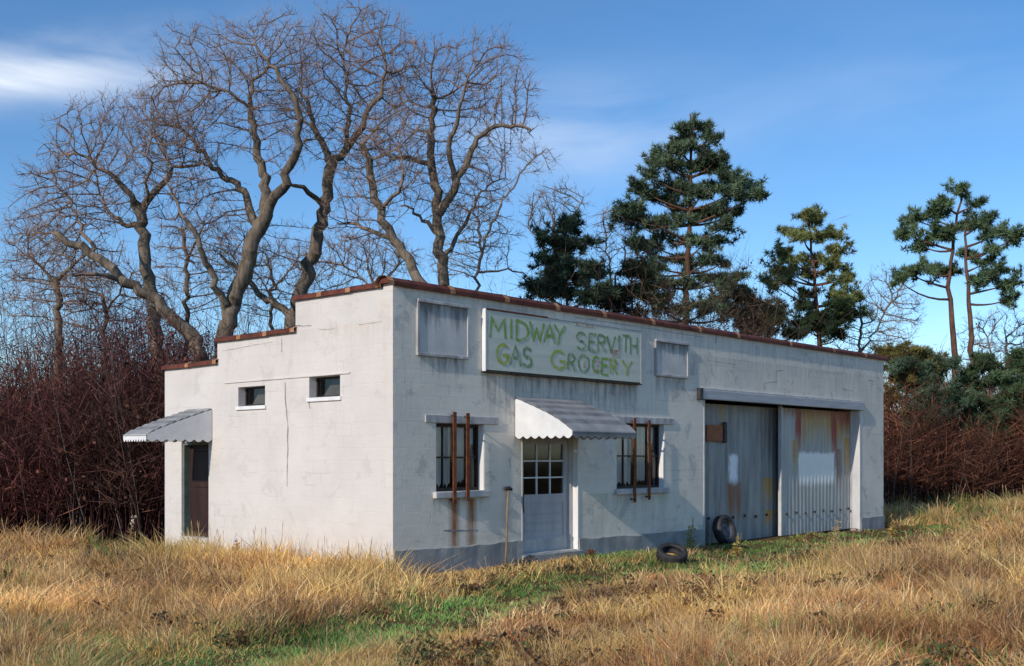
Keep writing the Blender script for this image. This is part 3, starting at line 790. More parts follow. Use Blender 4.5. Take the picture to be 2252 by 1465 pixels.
# side door
a, b, c, d = SDR
sdr = empty('side_door', (0, 0, 0), 0, B0); sdr['label'] = 'dark brown recessed side door'
MB().box(0.17, 0.21, a + 0.05, b - 0.05, c, d - 0.05).build('door_leaf', M['brown_door'], sdr)
for k in range(2):
    MB().box(0.155, 0.17, a + 0.17, b - 0.17, c + 0.15 + k * 0.8, c + 0.80 + k * 0.85).build('door_panel', M['brown_door'], sdr, bevel=0.01)
f = MB(); f.box(0.03, 0.22, a + 0.002, a + 0.05, c, d - 0.002); f.box(0.03, 0.22, b - 0.05, b - 0.002, c, d - 0.002); f.box(0.03, 0.22, a + 0.05, b - 0.05, d - 0.05, d - 0.002)
f.build('door_frame', M['frame_green'], sdr)
MB().tube([(0.17, a + 0.12, 1.05), (0.10, a + 0.12, 1.05)], 0.03, 10).build('door_knob', M['iron'], sdr)
MB().box(-0.03, 0.36, a - 0.001, b + 0.001, c - 0.09, c + 0.004).build('threshold', M['trim'], sdr, bevel=0.008)

# garage: beam, two corrugated sliding doors
MB().box(f_t(1534), f_t(1897), -0.075, 0.0, 2.945, 3.15).build('door_track_beam', M['beam'], B0, bevel=0.012)
MB().box(f_t(1532), f_t(1534) + 0.10, -0.09, 0.0, 2.92, 3.18).build('beam_end', M['iron'], B0, bevel=0.01)
MB().box(f_t(1534) + 0.1, f_t(1897) - 0.1, -0.05, 0.0, 3.154, 3.19).build('beam_cap', M['trim'], B0, bevel=0.005)
gx0, gx1 = GA[0], GA[1]; gm = f_to(1716, 0.24)
MB().box(gx1 - 0.05, gx1 - 0.003, -0.012, 0.30, -0.5, 2.94).build('door_jamb', M['jamb'], B0, bevel=0.006)
MB().box(gx0 + 0.003, gx0 + 0.05, -0.012, 0.5, -0.5, 2.94).build('door_jamb', M['trim'], B0, bevel=0.006)
def corrugated(x0, x1, y, z0, z1, mat, label, pitch=0.19, amp=0.008):
    n = int((x1 - x0) / pitch) * 6; vs = []
    for i in range(n + 1):
        x = x0 + (x1 - x0) * i / n
        yy = y + amp * math.cos(2 * math.pi * (x - x0) / pitch)
        for k in range(7):
            z = z0 + (z1 - z0) * k / 6
            vs.append((x, yy + 0.012 * math.sin(x * 1.3 + k * 1.1) * (0.4 if 0 < k < 6 else 1), z))
    fs = [(i * 7 + k, (i + 1) * 7 + k, (i + 1) * 7 + k + 1, i * 7 + k + 1) for i in range(n) for k in range(6)]
    g = empty('garage_door', (0, 0, 0), 0, B0); g['label'] = label
    mesh_obj('corrugated_sheet', vs, fs, mat, g, True)
    for xx in (x0 - 0.02, x1 - 0.04):
        MB().box(xx, xx + 0.06, y - 0.035, y + 0.05, z0, z1 + 0.05).build('door_stile', M['trim'], g, bevel=0.005)
    bolt = None
    nb = 8
    for i in range(nb):
        x = x0 + (x1 - x0) * (i + 0.6) / nb; z = 0.30 + 0.02 * math.sin(i * 2.1)
        if bolt is None:
            bolt = MB().tube([(0, 0, 0), (0, -0.03, 0)], 0.033, 8).build('bolt', M['iron'], g)
            o = bolt
        else:
            o = bpy.data.objects.new('bolt', bolt.data); link(o, g)
        o.location = (x, y - 0.012, z)
    return g
yL, yR = 0.44, 0.24
rr = (0.30, 0.040, 0.018); oc = (0.46, 0.26, 0.05); br = (0.26, 0.10, 0.045)
fL = lambda px: f_to(px, yL); fR = lambda px: f_to(px, yR)
zL = lambda px, py: EYE + (HY - py) / F * (AY + fL(px) * DY + yL * EY)
zR = lambda px, py: EYE + (HY - py) / F * (AY + fR(px) * DY + yR * EY)
galL = galv('galvanised_left', [(fL(1604), fL(1622), zL(1612, 1060), zL(1612, 1000), (0.84, 0.86, 0.92), 1.0)],
            [(fL(1598), fL(1630), zL(1612, 1062), zL(1612, 1150), br, 0.9), (fL(1678), fL(1704), zL(1690, 1052), zL(1690, 1112), oc, 0.9),
             (fL(1683), fL(1702), 0.40, 0.05, oc, 0.9), (fL(1582), fL(1592), 2.9, 2.2, oc, 0.8), (fL(1670), gm + .3, 2.95, 1.6, (0.12, 0.08, 0.07), 0.6)], True)
galR = galv('galvanised_right', [(fR(1757), fR(1835), zR(1795, 1062), zR(1795, 996), (0.88, 0.88, 0.85), 1.0)],
            [(fR(1764), fR(1880), 2.95, 1.9, oc, 0.95), (fR(1748), fR(1762), 2.95, 1.7, rr, 1.0), (fR(1826), fR(1841), 2.95, 1.4, rr, 1.0),
             (fR(1842), fR(1876), 2.95, 2.35, rr, 0.9), (fR(1743), fR(1753), 2.1, 1.3, oc, 0.9), (fR(1856), fR(1868), 2.2, 1.1, oc, 0.9),
             (fR(1838), fR(1850), 1.9, 0.8, br, 0.8), (fR(1722), fR(1880), 2.95, 2.65, br, 0.7)], False)
corrugated(gx0 + 0.05, gm + 0.4, yL, -0.25, 2.9, galL, 'grey corrugated sliding door set back on the left')
corrugated(gm, gx1 - 0.05, yR, -0.22, 2.9, galR, 'rust streaked corrugated sliding door on the right')
MB().box(fL(1549), fL(1584), yL - 0.07, yL - 0.045, 2.05, 2.42).build('hinge_plate', M['rustplate'], B0, bevel=0.006)
MB().box(fL(1586), fL(1593), yL - 0.09, yL - 0.03, 2.02, 2.50).build('latch', M['iron'], B0, bevel=0.02)

# cracks in the wall
def crack_f(pts, w):
    m = MB(); q = []
    pts = [(f_t(x), y) for x, y in pts]; pts = [(t, f_z(t, y)) for t, y in pts]
    for (p, r_) in zip(pts[:-1], pts[1:]):
        n = max(2, int(math.hypot(r_[0] - p[0], r_[1] - p[1]) / 0.12))
        for i in range(n):
            q.append((p[0] + (r_[0] - p[0]) * i / n, p[1] + (r_[1] - p[1]) * i / n))
    q.append(pts[-1])
    q = [(x + random.uniform(-.006, .006), z + random.uniform(-.006, .006)) for x, z in q]
    ribbon(m, q, [w * random.uniform(0.4, 1.2) for _ in q], -0.0025)
    m.build('crack', M['crack'], B0)
for pts, w in [([(1265, 698), (1380, 715), (1545, 742)], .012), ([(1383, 700), (1383, 716)], .012), ([(1680, 862), (1682, 842), (1708, 840), (1708, 816), (1722, 814)], .014),
               ([(1575, 735), (1574, 755)], .04), ([(1550, 852), (1553, 830)], .012), ([(1555, 792), (1618, 802)], .012), 
               ([(1780, 818), (1850, 822)], .007), ([(1850, 855), (1875, 860)], .012), ([(1865, 885), (1866, 865)], .009), ([(1910, 836), (1922, 838)], .02),
               
               ([(1120, 1008), (1123, 1030)], .014), ([(975, 1168), (1052, 1166)], .03),  ([(1918, 955), (1945, 957)], .01),
               ]:
    crack_f(pts, w)
def crack_s(pts, w):
    m = MB()
    pts = [(s_t(x), y) for x, y in pts]; pts = [(t, s_z(t, y)) for t, y in pts]
    q = []
    for (p, r_) in zip(pts[:-1], pts[1:]):
        n = max(2, int(math.hypot(r_[0] - p[0], r_[1] - p[1]) / 0.1))
        q += [(p[0] + (r_[0] - p[0]) * i / n, p[1] + (r_[1] - p[1]) * i / n) for i in range(n)]
    q.append(pts[-1]); q = [(x + random.uniform(-.008, .008), z + random.uniform(-.006, .006)) for x, z in q]
    vs = []; n = len(q)
    for i, (u, z) in enumerate(q):
        dx, dz = q[min(i + 1, n - 1)][0] - q[max(i - 1, 0)][0], q[min(i + 1, n - 1)][1] - q[max(i - 1, 0)][1]
        l = math.hypot(dx, dz); ww = w * random.uniform(0.3, 1.2) / 2
        vs += [(-0.0025, u - dz / l * ww, z + dx / l * ww), (-0.0025, u + dz / l * ww, z - dx / l * ww)]
    m.add(vs, [(2 * i, 2 * i + 1, 2 * i + 3, 2 * i + 2) for i in range(n - 1)]).build('crack', M['crack'], B0)
for pts, w in [([(627, 840), (628, 880), (633, 930), (633, 1000), (631, 1070)], .035), ([(620, 743), (620, 775)], .02), ([(490, 772), (600, 752)], .01),
               ([(650, 716), (685, 717)], .02), ([(702, 725), (735, 724)], .012), ([(790, 715), (840, 708)], .01),
               ([(678, 876), (682, 900)], .03), ]:
    crack_s(pts, w)

# ------------------------------------------------------------------ lettered sign
SB = empty('sign_board', (AX, AY, 0), BROT)
tag(SB, 'pale wall sign with faded green hand painted lettering above the door', 'sign')
a, b, c, d = SG
TH = 0.09
MB().box(a, b, -TH, -0.004, c, d).build('board', M['board'], SB, bevel=0.004)
MB().box(a - 0.02, a - 0.001, -TH - 0.006, -0.004, c - 0.02, d + 0.02).build('edge_trim', M['white'], SB)
MB().box(b + 0.001, b + 0.025, -TH - 0.006, -0.004, c - 0.02, d + 0.02).build('edge_trim', M['trim'], SB)
MB().box(a - 0.02, b + 0.025, -TH - 0.012, -0.004, c - 0.045, c - 0.021).build('edge_trim', M['dark'], SB)
MB().box(a, a + (b - a) * 0.36, -TH - 0.012, -0.004, d + 0.003, d + 0.028).build('edge_trim', M['rust'], SB)
MB().box(a + (b - a) * 0.36 + 0.01, b, -TH - 0.008, -0.004, d + 0.003, d + 0.02).build('edge_trim', M['trim'], SB)
def faded(name, c0, lo, hi):
    m, N, L, B = new_mat(name)
    t = N.new('ShaderNodeTexCoord'); n = noise(N, L, mapping(N, L, t.outputs['Object'], (1, 1, 0.6)), 9, 6, 0.7)
    L.new(mixc(N, L, maprange(N, L, n.outputs['Fac'], lo, hi), (0.60, 0.62, 0.54), c0), B.inputs['Base Color'])
    B.inputs['Roughness'].default_value = 0.8
    return m
MG = faded('faded_green_paint', (0.22, 0.38, 0.07), 0.24, 0.48)
MY = faded('faded_lime_paint', (0.36, 0.44, 0.07), 0.24, 0.48)
MGf = faded('washed_green_paint', (0.20, 0.31, 0.13), 0.28, 0.52)
MR = faded('faded_red_paint', (0.42, 0.20, 0.11), 0.38, 0.6)
arc = lambda cx, cy, rx, ry, a0, a1, n=12: [(cx + rx * math.cos(R(a0 + (a1 - a0) * i / n)), cy + ry * math.sin(R(a0 + (a1 - a0) * i / n))) for i in range(n + 1)]
GL = {
    'M': [[(0, 0), (0.08, 1), (0.5, 0.35), (0.92, 1), (1, 0)]], 'I': [[(0.5, 0), (0.5, 1)]],
    'D': [[(0.05, 0), (0.05, 1)], [(0.05, 1)] + arc(0.1, 0.5, 0.85, 0.5, 90, -90) + [(0.05, 0)]],
    'W': [[(0, 1), (0.27, 0), (0.5, 0.7), (0.73, 0), (1, 1)]], 'A': [[(0, 0), (0.5, 1), (1, 0)], [(0.2, 0.36), (0.8, 0.36)]],
    'Y': [[(0, 1), (0.5, 0.5), (1, 1)], [(0.5, 0.5), (0.45, 0)]],
    'S': [arc(0.5, 0.74, 0.42, 0.26, 30, 270, 10) + arc(0.5, 0.25, 0.44, 0.25, 90, -150, 10)],
    'E': [[(0.9, 1), (0.05, 1), (0.05, 0), (0.95, 0)], [(0.05, 0.52), (0.75, 0.52)]],
    'R': [[(0.05, 0), (0.05, 1)], [(0.05, 1)] + arc(0.35, 0.76, 0.5, 0.24, 90, -90, 9) + [(0.05, 0.52)], [(0.35, 0.52), (0.95, 0)]],
    'V': [[(0, 1), (0.5, 0), (1, 1)]], 'C': [arc(0.55, 0.5, 0.5, 0.5, 50, 310)],
    'G': [arc(0.5, 0.5, 0.48, 0.5, 50, 340) + [(0.95, 0.45), (0.55, 0.45)]], 'O': [arc(0.5, 0.5, 0.48, 0.5, 0, 360, 18)],
    'T': [[(0, 1), (1, 1)], [(0.5, 1), (0.5, 0)]], 'H': [[(0.05, 0), (0.05, 1)], [(0.95, 0), (0.95, 1)], [(0.05, 0.5), (0.95, 0.5)]],
    'N': [[(0.05, 0), (0.05, 1), (0.95, 0), (0.95, 1)]],
}
LAYER = [0]
def letter(ch, u, v, w, h, mat, sw=0.055, tilt=0.0):
    """u, v: 0..1 on the board"""
    m = MB(); X0 = a + (b - a) * u; Z0 = c + (d - c) * v
    for k, st in enumerate(GL[ch]):
        pts = []
        for i, (x, z) in enumerate(st):
            pts.append((X0 + x * w + z * tilt * w + random.uniform(-.008, .008), Z0 + z * h + random.uniform(-.008, .008)))
        q = [pts[0]]
        for p, r_ in zip(pts[:-1], pts[1:]):
            for i in (1, 2, 3): q.append((p[0] + (r_[0] - p[0]) * i / 3, p[1] + (r_[1] - p[1]) * i / 3))
        for _ in range(2):
            LAYER[0] = (LAYER[0] + 1) % 12; ox_, oz_ = random.uniform(-.012, .012), random.uniform(-.012, .012)
            q2 = [(x + ox_ + random.uniform(-.006, .006), z + oz_ + random.uniform(-.006, .006)) for x, z in q]
            ribbon(m, q2, [sw * random.uniform(0.5, 1.05) for _ in q2], -TH - 0.002 - 0.0005 * LAYER[0])
    m.build('letter', mat, SB)
H1, H2 = 0.34 * (d - c), 0.32 * (d - c)
BW = b - a
for ch, u, w in (('M', .025, .085), ('I', .125, .03), ('D', .17, .075), ('W', .25, .085), ('A', .335, .07), ('Y', .40, .07)):
    letter(ch, u, 0.56, w * BW, H1, MG)
for ch, u, w in (('S', .545, .065), ('E', .625, .055), ('R', .69, .055), ('V', .75, .06)):
    letter(ch, u, 0.52, w * BW, H1 * 0.9, MGf, 0.05)
for ch, u, w, mt in (('I', .825, .03, MGf), ('T', .865, .05, MGf), ('H', .92, .055, MGf)):
    letter(ch, u, 0.55, w * BW, H1 * 0.95, mt, 0.06)
for ch, u, w, mt in (('G', .06, .07, MY), ('A', .14, .06, MGf), ('S', .21, .055, MGf), ('G', .38, .095, MY)):
    letter(ch, u, 0.12, w * BW, H2, mt, 0.06)
for ch, u, w, mt in (('R', .49, .05, MGf), ('O', .555, .075, MGf), ('C', .65, .05, MG), ('E', .715, .05, MG), ('R', .775, .055, MY), ('Y', .865, .07, MY)):
    letter(ch, u, 0.11, w * BW, H2 * 0.92, mt, 0.055)
letter('I', .585, 0.17, .02 * BW, H2 * 0.6, MR, 0.05)
letter('E', .665, 0.17, .045 * BW, H2 * 0.5, MR, 0.03)
letter('E', .79, 0.47, .06 * BW, H2 * 0.3, MR, 0.04)
MB().box(a + BW * .53, a + BW * .66, -TH - 0.004, -TH + .001, d - 0.055, d - 0.01).build('paint_smear', MR, SB)

# ------------------------------------------------------------------ tyres and tool
def tyre(name, r, w, rim):
    root = empty(name)
    prof = [(r * 0.60, -w * 0.30), (r * 0.66, -w * 0.46), (r * 0.82, -w * 0.52), (r * 0.94, -w * 0.47), (r * 0.985, -w * 0.40), (r, -w * 0.2), (r, 0),
            (r, w * 0.2), (r * 0.985, w * 0.40), (r * 0.94, w * 0.47), (r * 0.82, w * 0.52), (r * 0.66, w * 0.46), (r * 0.60, w * 0.30), (r * 0.68, w * 0.25), (r * 0.68, -w * 0.25)]
    n = 48; k = len(prof); vs = []; fs = []
    for i in range(n):
        an = 2 * math.pi * i / n
        for j, (rad, y) in enumerate(prof):
            rr_ = rad - (0.010 if (j in (4, 8) and i % 2) else 0)
            vs.append((rr_ * math.cos(an), y, rr_ * math.sin(an)))
    for i in range(n):
        for j in range(k):
            fs.append((i * k + j, i * k + (j + 1) % k, ((i + 1) % n) * k + (j + 1) % k, ((i + 1) % n) * k + j))
    MB().add(vs, fs).build('tyre_casing', M['rubber'], root, smooth=True)
    if rim:
        prof = [(r * 0.61, -w * 0.33), (r * 0.57, -w * 0.33), (r * 0.54, -w * 0.12), (r * 0.40, -w * 0.02), (r * 0.24, -w * 0.14), (r * 0.16, -w * 0.14), (r * 0.15, 0.0), (0.001, 0.0)]
        k = len(prof); vs = []; fs = []
        for i in range(n):
            an = 2 * math.pi * i / n
            vs += [(rad * math.cos(an), y, rad * math.sin(an)) for rad, y in prof]
        for i in range(n):
            for j in range(k - 1):
                fs.append((i * k + j, i * k + j + 1, ((i + 1) % n) * k + j + 1, ((i + 1) % n) * k + j))
        MB().add(vs, fs).build('wheel_rim', M['rim'], root, smooth=True)
    return root
T1 = tyre('old_tyre', 0.335, 0.22, True)
p = b2w(f_t(1600) - 0.05, 0.05); T1.location = (p.x, p.y, float(gz(p.x, p.y)) + 0.325); T1.rotation_euler = (R(-14), 0, BROT)
tag(T1, 'black tyre with grey rim standing against the left corrugated garage door', 'tyre')
T2 = tyre('discarded_tyre', 0.29, 0.19, False)
Yt = 20.3; p = Vector(((1478 - CX) / F * Yt, Yt)); T2.location = (p.x, p.y, float(gz(p.x, p.y)) + 0.17); T2.rotation_euler = (R(-64), 0, R(8))
tag(T2, 'small black tyre lying half sunk in the grass in front of the wall', 'tyre')

HM = empty('sledgehammer')
t0, t1 = f_to(1111, -0.22), f_to(1118, -0.05)
zt = f_z(t1, 1076)
g = b2w(t0, -0.22); zb = float(gz(g.x, g.y)) - 0.02
HM.location = (g.x, g.y, zb)
tip = b2w(t1, -0.05, zt) - HM.location
MB().tube([(0, 0, 0), tip * 0.3 + Vector((0.006, 0, 0)), tip * 0.7 + Vector((-0.005, 0, 0)), tip], [0.021, 0.018, 0.017, 0.02], 10).build('handle', M['handle'], HM, smooth=True)
hx = Vector((DX, DY, 0)) * 0.085
MB().tube([tip - hx + Vector((0, 0, .012)), tip - hx * 0.6 + Vector((0, 0, .02)), tip + hx * 0.4 + Vector((0, 0, .02)), tip + hx + Vector((0, 0, -.01))], [0.022, 0.034, 0.034, 0.024], 8).build('hammer_head', M['iron'], HM)
tag(HM, 'long handled hammer leaning on the wall left of the front door', 'hammer')


# ------------------------------------------------------------------ trees
def tube_edges(P, par, rad, main, k, sel):
    """vectorised tubes for the selected edges (child index arrays)"""
    c = sel; p = par[c]
    n = len(P)
    ed = P[c] - P[p]; ed /= np.linalg.norm(ed, axis=1)[:, None] + 1e-9
    nd = np.zeros((n, 3)); alln = np.arange(n); hasp = par >= 0
    e_all = np.zeros((n, 3)); e_all[hasp] = P[hasp] - P[par[hasp]]
    e_all /= np.linalg.norm(e_all, axis=1)[:, None] + 1e-9
    nd += e_all
    hm = main >= 0
    nd[hm] += e_all[main[hm]]
    nd /= np.linalg.norm(nd, axis=1)[:, None] + 1e-9
    ismain = main[p] == c
    da = np.where(ismain[:, None], nd[p], ed); db = nd[c]
    ra = np.where(ismain, rad[p], np.minimum(rad[p], rad[c] * 1.15)); rb = rad[c]
    def ring(cen, d, r):
        ref = np.array([0.23, 0.91, 0.34]); u = np.cross(d, ref); u /= np.linalg.norm(u, axis=1)[:, None] + 1e-9
        w = np.cross(d, u); a = 2 * np.pi * np.arange(k) / k
        return cen[:, None, :] + r[:, None, None] * (u[:, None, :] * np.cos(a)[None, :, None] + w[:, None, :] * np.sin(a)[None, :, None])
    V = np.concatenate([ring(P[p], da, ra), ring(P[c], db, rb)], 1).reshape(-1, 3)
    base = (np.arange(len(c)) * 2 * k)[:, None]; j = np.arange(k)[None, :]; j2 = (np.arange(k) + 1) % k
    Q = np.stack([base + j, base + j2[None, :], base + k + j2[None, :], base + k + j], -1).reshape(-1, 4)
    return V, Q

def grow(seedP, seedpar, att, step, infl, kill, iters, gnarl, up, g):
    P = np.array(seedP, float); par = np.array(seedpar, int); nch = np.zeros(len(P), int)
    A = att.copy()
    D = np.linalg.norm(A[:, None, :] - P[None], axis=2); ni = D.argmin(1); nd = D.min(1)
    for it in range(iters):
        if len(A) == 0: break
        act = nd < infl
        if not act.any(): break
        idx = ni[act]; dv = A[act] - P[idx]; dv /= np.linalg.norm(dv, axis=1)[:, None] + 1e-9
        S = np.zeros_like(P); np.add.at(S, idx, dv)
        who = np.unique(idx); who = who[nch[who] < 3]
        if len(who) == 0: break
        d = S[who]; l = np.linalg.norm(d, axis=1); ok = l > 0.15; who = who[ok]; d = d[ok] / l[ok][:, None]
        if len(who) == 0: break
        d = d + g.normal(0, gnarl, d.shape) + np.array([0, 0, up]); d /= np.linalg.norm(d, axis=1)[:, None]
        new = P[who] + d * step
        nch[who] += 1
        b0 = len(P); P = np.vstack([P, new]); par = np.concatenate([par, who]); nch = np.concatenate([nch, np.zeros(len(who), int)])
        Dn = np.linalg.norm(A[:, None, :] - new[None], axis=2); mi = Dn.argmin(1); md = Dn.min(1)
        b_ = md < nd; nd = np.where(b_, md, nd); ni = np.where(b_, b0 + mi, ni)
        keep = nd > kill; A, nd, ni = A[keep], nd[keep], ni[keep]
    return P, par

def bare_tree(name, label, limbs, blobs, Y, seed, natt=1300, bark_m='bark', twig_m='twig', twig_r=0.010, thick=0.75, step=0.22, twigs=3.2, group='bare trees behind the station', infl=2.6, kill=0.30, expo=2.25):
    """limbs: polylines of photo measurements (px, py, depth offset) with a base radius; blobs: crown volumes (cx, cy, rx, ry)"""
    g = np.random.default_rng(seed)
    P, par, tr = [], [], []
    base = at(limbs[0][0][0][0], HY, Y + limbs[0][0][0][2])
    bz = float(gz(base.x, base.y))
    for li, (pl, r0, r1) in enumerate(limbs):
        pts = [at(x, y, Y + o) for x, y, o in pl]
        if li == 0: pts[0].z = bz - 0.25
        L_ = [0]
        for a_, b_ in zip(pts[:-1], pts[1:]): L_.append(L_[-1] + (b_ - a_).length)
        n = max(2, int(L_[-1] / step)); last = -1
        arr = np.array([tuple(q) for q in pts])
        # smooth resampling with a little wander
        tt = np.linspace(0, L_[-1], n + 1); fine = np.stack([np.interp(tt, L_, arr[:, i]) for i in range(3)], 1)
        for _ in range(2): fine[1:-1] = 0.25 * fine[:-2] + 0.5 * fine[1:-1] + 0.25 * fine[2:]
        wob = g.normal(0, 0.045, fine.shape); wob[0] = 0
        fine = fine + wob
        start = 0
        if li > 0:
            D = np.linalg.norm(np.array(P) - fine[0], axis=1); last = int(D.argmin()); start = 1
            fine[1:3] = fine[1:3] * 0.7 + np.array(P[last]) * 0.3 * np.array([1, 1, 1])
        for i in range(start, n + 1):
            P.append(fine[i]); par.append(last); tr.append(r0 + (r1 - r0) * i / n); last = len(P) - 1
    att = []
    wsum = sum(b_[2] * b_[3] for b_ in blobs)
    for (cx, cy, rx, ry) in blobs:
        m = int(2.3 * natt * rx * ry / wsum)
        v = g.normal(size=(m, 3)); v /= np.linalg.norm(v, axis=1)[:, None]
        v *= (g.random(m) ** 0.42)[:, None]
        c_ = at(cx, cy, Y); sx = rx * 1.06 / F * Y; sz = ry * 1.04 / F * Y
        att.append(np.array([c_.x, c_.y, c_.z]) + v * np.array([sx, sx * thick, sz]))
    att = np.concatenate(att); att = att[att[:, 2] > 1.8]
    ns = len(P)
    P, par = grow(P, par, att, step, infl, kill, 70, 0.12, 0.10, g)
    n = len(P)
    for _ in range(4):                               # relax kinks along the grown branches
        cs = np.zeros_like(P); cc = np.zeros(n); hp = np.where(par >= 0)[0]
        np.add.at(cs, par[hp], P[hp]); np.add.at(cc, par[hp], 1)
        mv = np.where((np.arange(n) >= ns) & (cc == 1))[0]
        P[mv] = 0.5 * P[mv] + 0.25 * P[par[mv]] + 0.25 * cs[mv]
    rad = np.zeros(n); acc = np.zeros(n); main = np.full(n, -1); best = np.zeros(n); e = expo
    for i in range(n - 1, -1, -1):
        r = max(twig_r, acc[i] ** (1 / e) if acc[i] > 0 else 0)
        if i < ns: r = max(r * 0.8, tr[i])
        rad[i] = r
        q = par[i]
        if q >= 0:
            acc[q] += r ** e
            if r > best[q]: best[q] = r; main[q] = i
    rad = rad * (1 + 0.03 * g.normal(size=n).clip(-1.5, 1.5) * (rad > 0.05))
    allc = np.where(par >= 0)[0]
    big = allc[rad[allc] > 0.055]; mid = allc[(rad[allc] <= 0.055)]
    root = empty(name, (base.x, base.y, bz))
    off = np.array([base.x, base.y, bz])
    Vb, Qb = tube_edges(P, par, rad, main, 9, big)
    np_mesh('trunk', Vb - off, quads=Qb, mat=M[bark_m], parent=root, smooth=True)
    Vm, Qm = tube_edges(P, par, rad, main, 4, mid)
    # twigs: tapered three sided spikes along the thin branches
    thin = allc[(rad[allc] < twig_r * 3.2)]
    nt = int(len(thin) * twigs); src = g.choice(thin, nt)
    t0 = P[src]; bd = P[src] - P[par[src]]; bd /= np.linalg.norm(bd, axis=1)[:, None] + 1e-9
    d = bd * 0.8 + g.normal(0, 0.55, (nt, 3)) + np.array([0, 0, 0.22]); d /= np.linalg.norm(d, axis=1)[:, None]
    ln = g.uniform(0.12, 0.55, nt); tip = t0 + d * ln[:, None] + g.normal(0, 0.03, (nt, 3))
    u = np.cross(d, [0.3, 0.9, 0.2]); u /= np.linalg.norm(u, axis=1)[:, None] + 1e-9; w = np.cross(d, u)
    r_ = twig_r * 0.62
    ringv = [t0 + r_ * (u * math.cos(a) + w * math.sin(a)) for a in (0, 2.094, 4.189)]
    Vt = np.stack(ringv + [tip], 1).reshape(-1, 3)
    b0 = len(Vm) + (np.arange(nt) * 4)[:, None]
    Tt = np.concatenate([b0 + np.array([[0, 1, 3]]), b0 + np.array([[1, 2, 3]]), b0 + np.array([[2, 0, 3]])])
    # finest sprays on the twigs: two sided slivers, reddish with buds
    n2_ = int(nt * 2.4); s2 = g.integers(0, nt, n2_); f2 = g.uniform(0.25, 1.0, (n2_, 1))
    q0 = t0[s2] * (1 - f2) + tip[s2] * f2; d2 = d[s2] + g.normal(0, 0.55, (n2_, 3)); d2 /= np.linalg.norm(d2, axis=1)[:, None]
    q1 = q0 + d2 * g.uniform(0.10, 0.34, (n2_, 1)); sv = np.cross(d2, g.normal(size=(n2_, 3))); sv /= np.linalg.norm(sv, axis=1)[:, None] + 1e-9
    hw = twig_r * 0.55
    Vf = np.stack([q0 - sv * hw, q0 + sv * hw, q1], 1).reshape(-1, 3)
    np_mesh('crown', np.vstack([Vm, Vt]) - off, tris=Tt, quads=Qm, mat=M[twig_m], parent=root, smooth=True)
    np_mesh('fine_twigs', Vf - off, tris=np.arange(len(Vf)).reshape(-1, 3), mat=M['bud_twig'] if twig_m == 'twig' else M[twig_m], parent=root)['kind'] = 'stuff'
    tag(root, label, 'tree', group)
    return root

def z0_(px, o=0.0): return (px, 1190, o)
bare_tree('bare_tree', 'small dark bare tree at the far left edge, straight thin trunk', [
    ([(128, 1190, 0), (128, 780, 0), (126, 620, 0)], .16, .10), ([(126, 640, 0), (90, 585, .4), (55, 560, .6)], .07, .03), ([(126, 620, 0), (150, 585, -.3), (195, 560, -.5)], .07, .03)],
    [(90, 560, 95, 100), (160, 620, 90, 80)], 32, 11, 700)
bare_tree('bare_tree', 'bare tree with upright trunk forking low, left of the building', [
    ([(356, 1190, 0), (350, 777, 0), (325, 611, 0), (311, 500, 0), (304, 450, 0)], .25, .15),
    ([(304, 450, 0), (270, 405, -.4), (215, 365, -.8), (170, 335, -1)], .10, .03), ([(306, 462, 0), (355, 405, .4), (400, 362, .7), (440, 368, .9)], .12, .03),
    ([(311, 500, 0), (268, 488, .6), (232, 465, 1.0), (212, 395, 1.3), (205, 350, 1.4)], .08, .02), ([(330, 450, 0), (325, 380, -.6), (325, 320, -1)], .07, .02)],
    [(235, 365, 150, 150), (360, 340, 110, 110), (300, 270, 90, 70), (170, 420, 90, 90)], 30.5, 12, 1500)
bare_tree('bare_tree', 'bare tree with thick limb leaning far out to the left', [
    ([(452, 1190, 0), (447, 800, 0), (430, 745, 0), (333, 655, -.3), (266, 610, -.5), (211, 560, -.6), (133, 527, -.6)], .30, .09),
    ([(266, 610, -.5), (200, 605, -1.1), (160, 608, -1.5)], .08, .03), ([(211, 560, -.6), (180, 500, 0), (150, 440, .3), (120, 400, .3)], .07, .02)],
    [(110, 510, 100, 105), (190, 560, 90, 80), (110, 420, 75, 70)], 28.5, 13, 1100)
bare_tree('bare_tree', 'large bare tree forking into two tall limbs behind the lowest parapet step', [
    ([(488, 1190, 0), (490, 735, 0), (533, 610, 0), (560, 527, 0), (580, 472, 0)], .31, .20),
    ([(580, 475, 0), (588, 400, .2), (562, 315, .3), (545, 225, .3), (565, 165, .4)], .17, .05), ([(578, 472, 0), (612, 422, -.3), (652, 345, -.6), (661, 266, -.7), (644, 211, -.8), (605, 155, -.9), (560, 105, -.9)], .16, .04),
    ([(560, 500, 0), (548, 450, .6), (522, 405, 1), (477, 383, 1.3), (444, 333, 1.5), (410, 288, 1.6), (340, 262, 1.7)], .13, .03),
    ([(500, 690, 0), (470, 620, -.6), (440, 540, -1.0), (400, 470, -1.2), (360, 400, -1.2)], .12, .03), ([(545, 240, .3), (500, 195, 0), (450, 185, -.2)], .06, .02)],
    [(480, 190, 150, 140), (400, 270, 110, 120), (600, 130, 110, 100), (620, 260, 90, 120), (440, 470, 90, 90)], 31, 14, 2400)
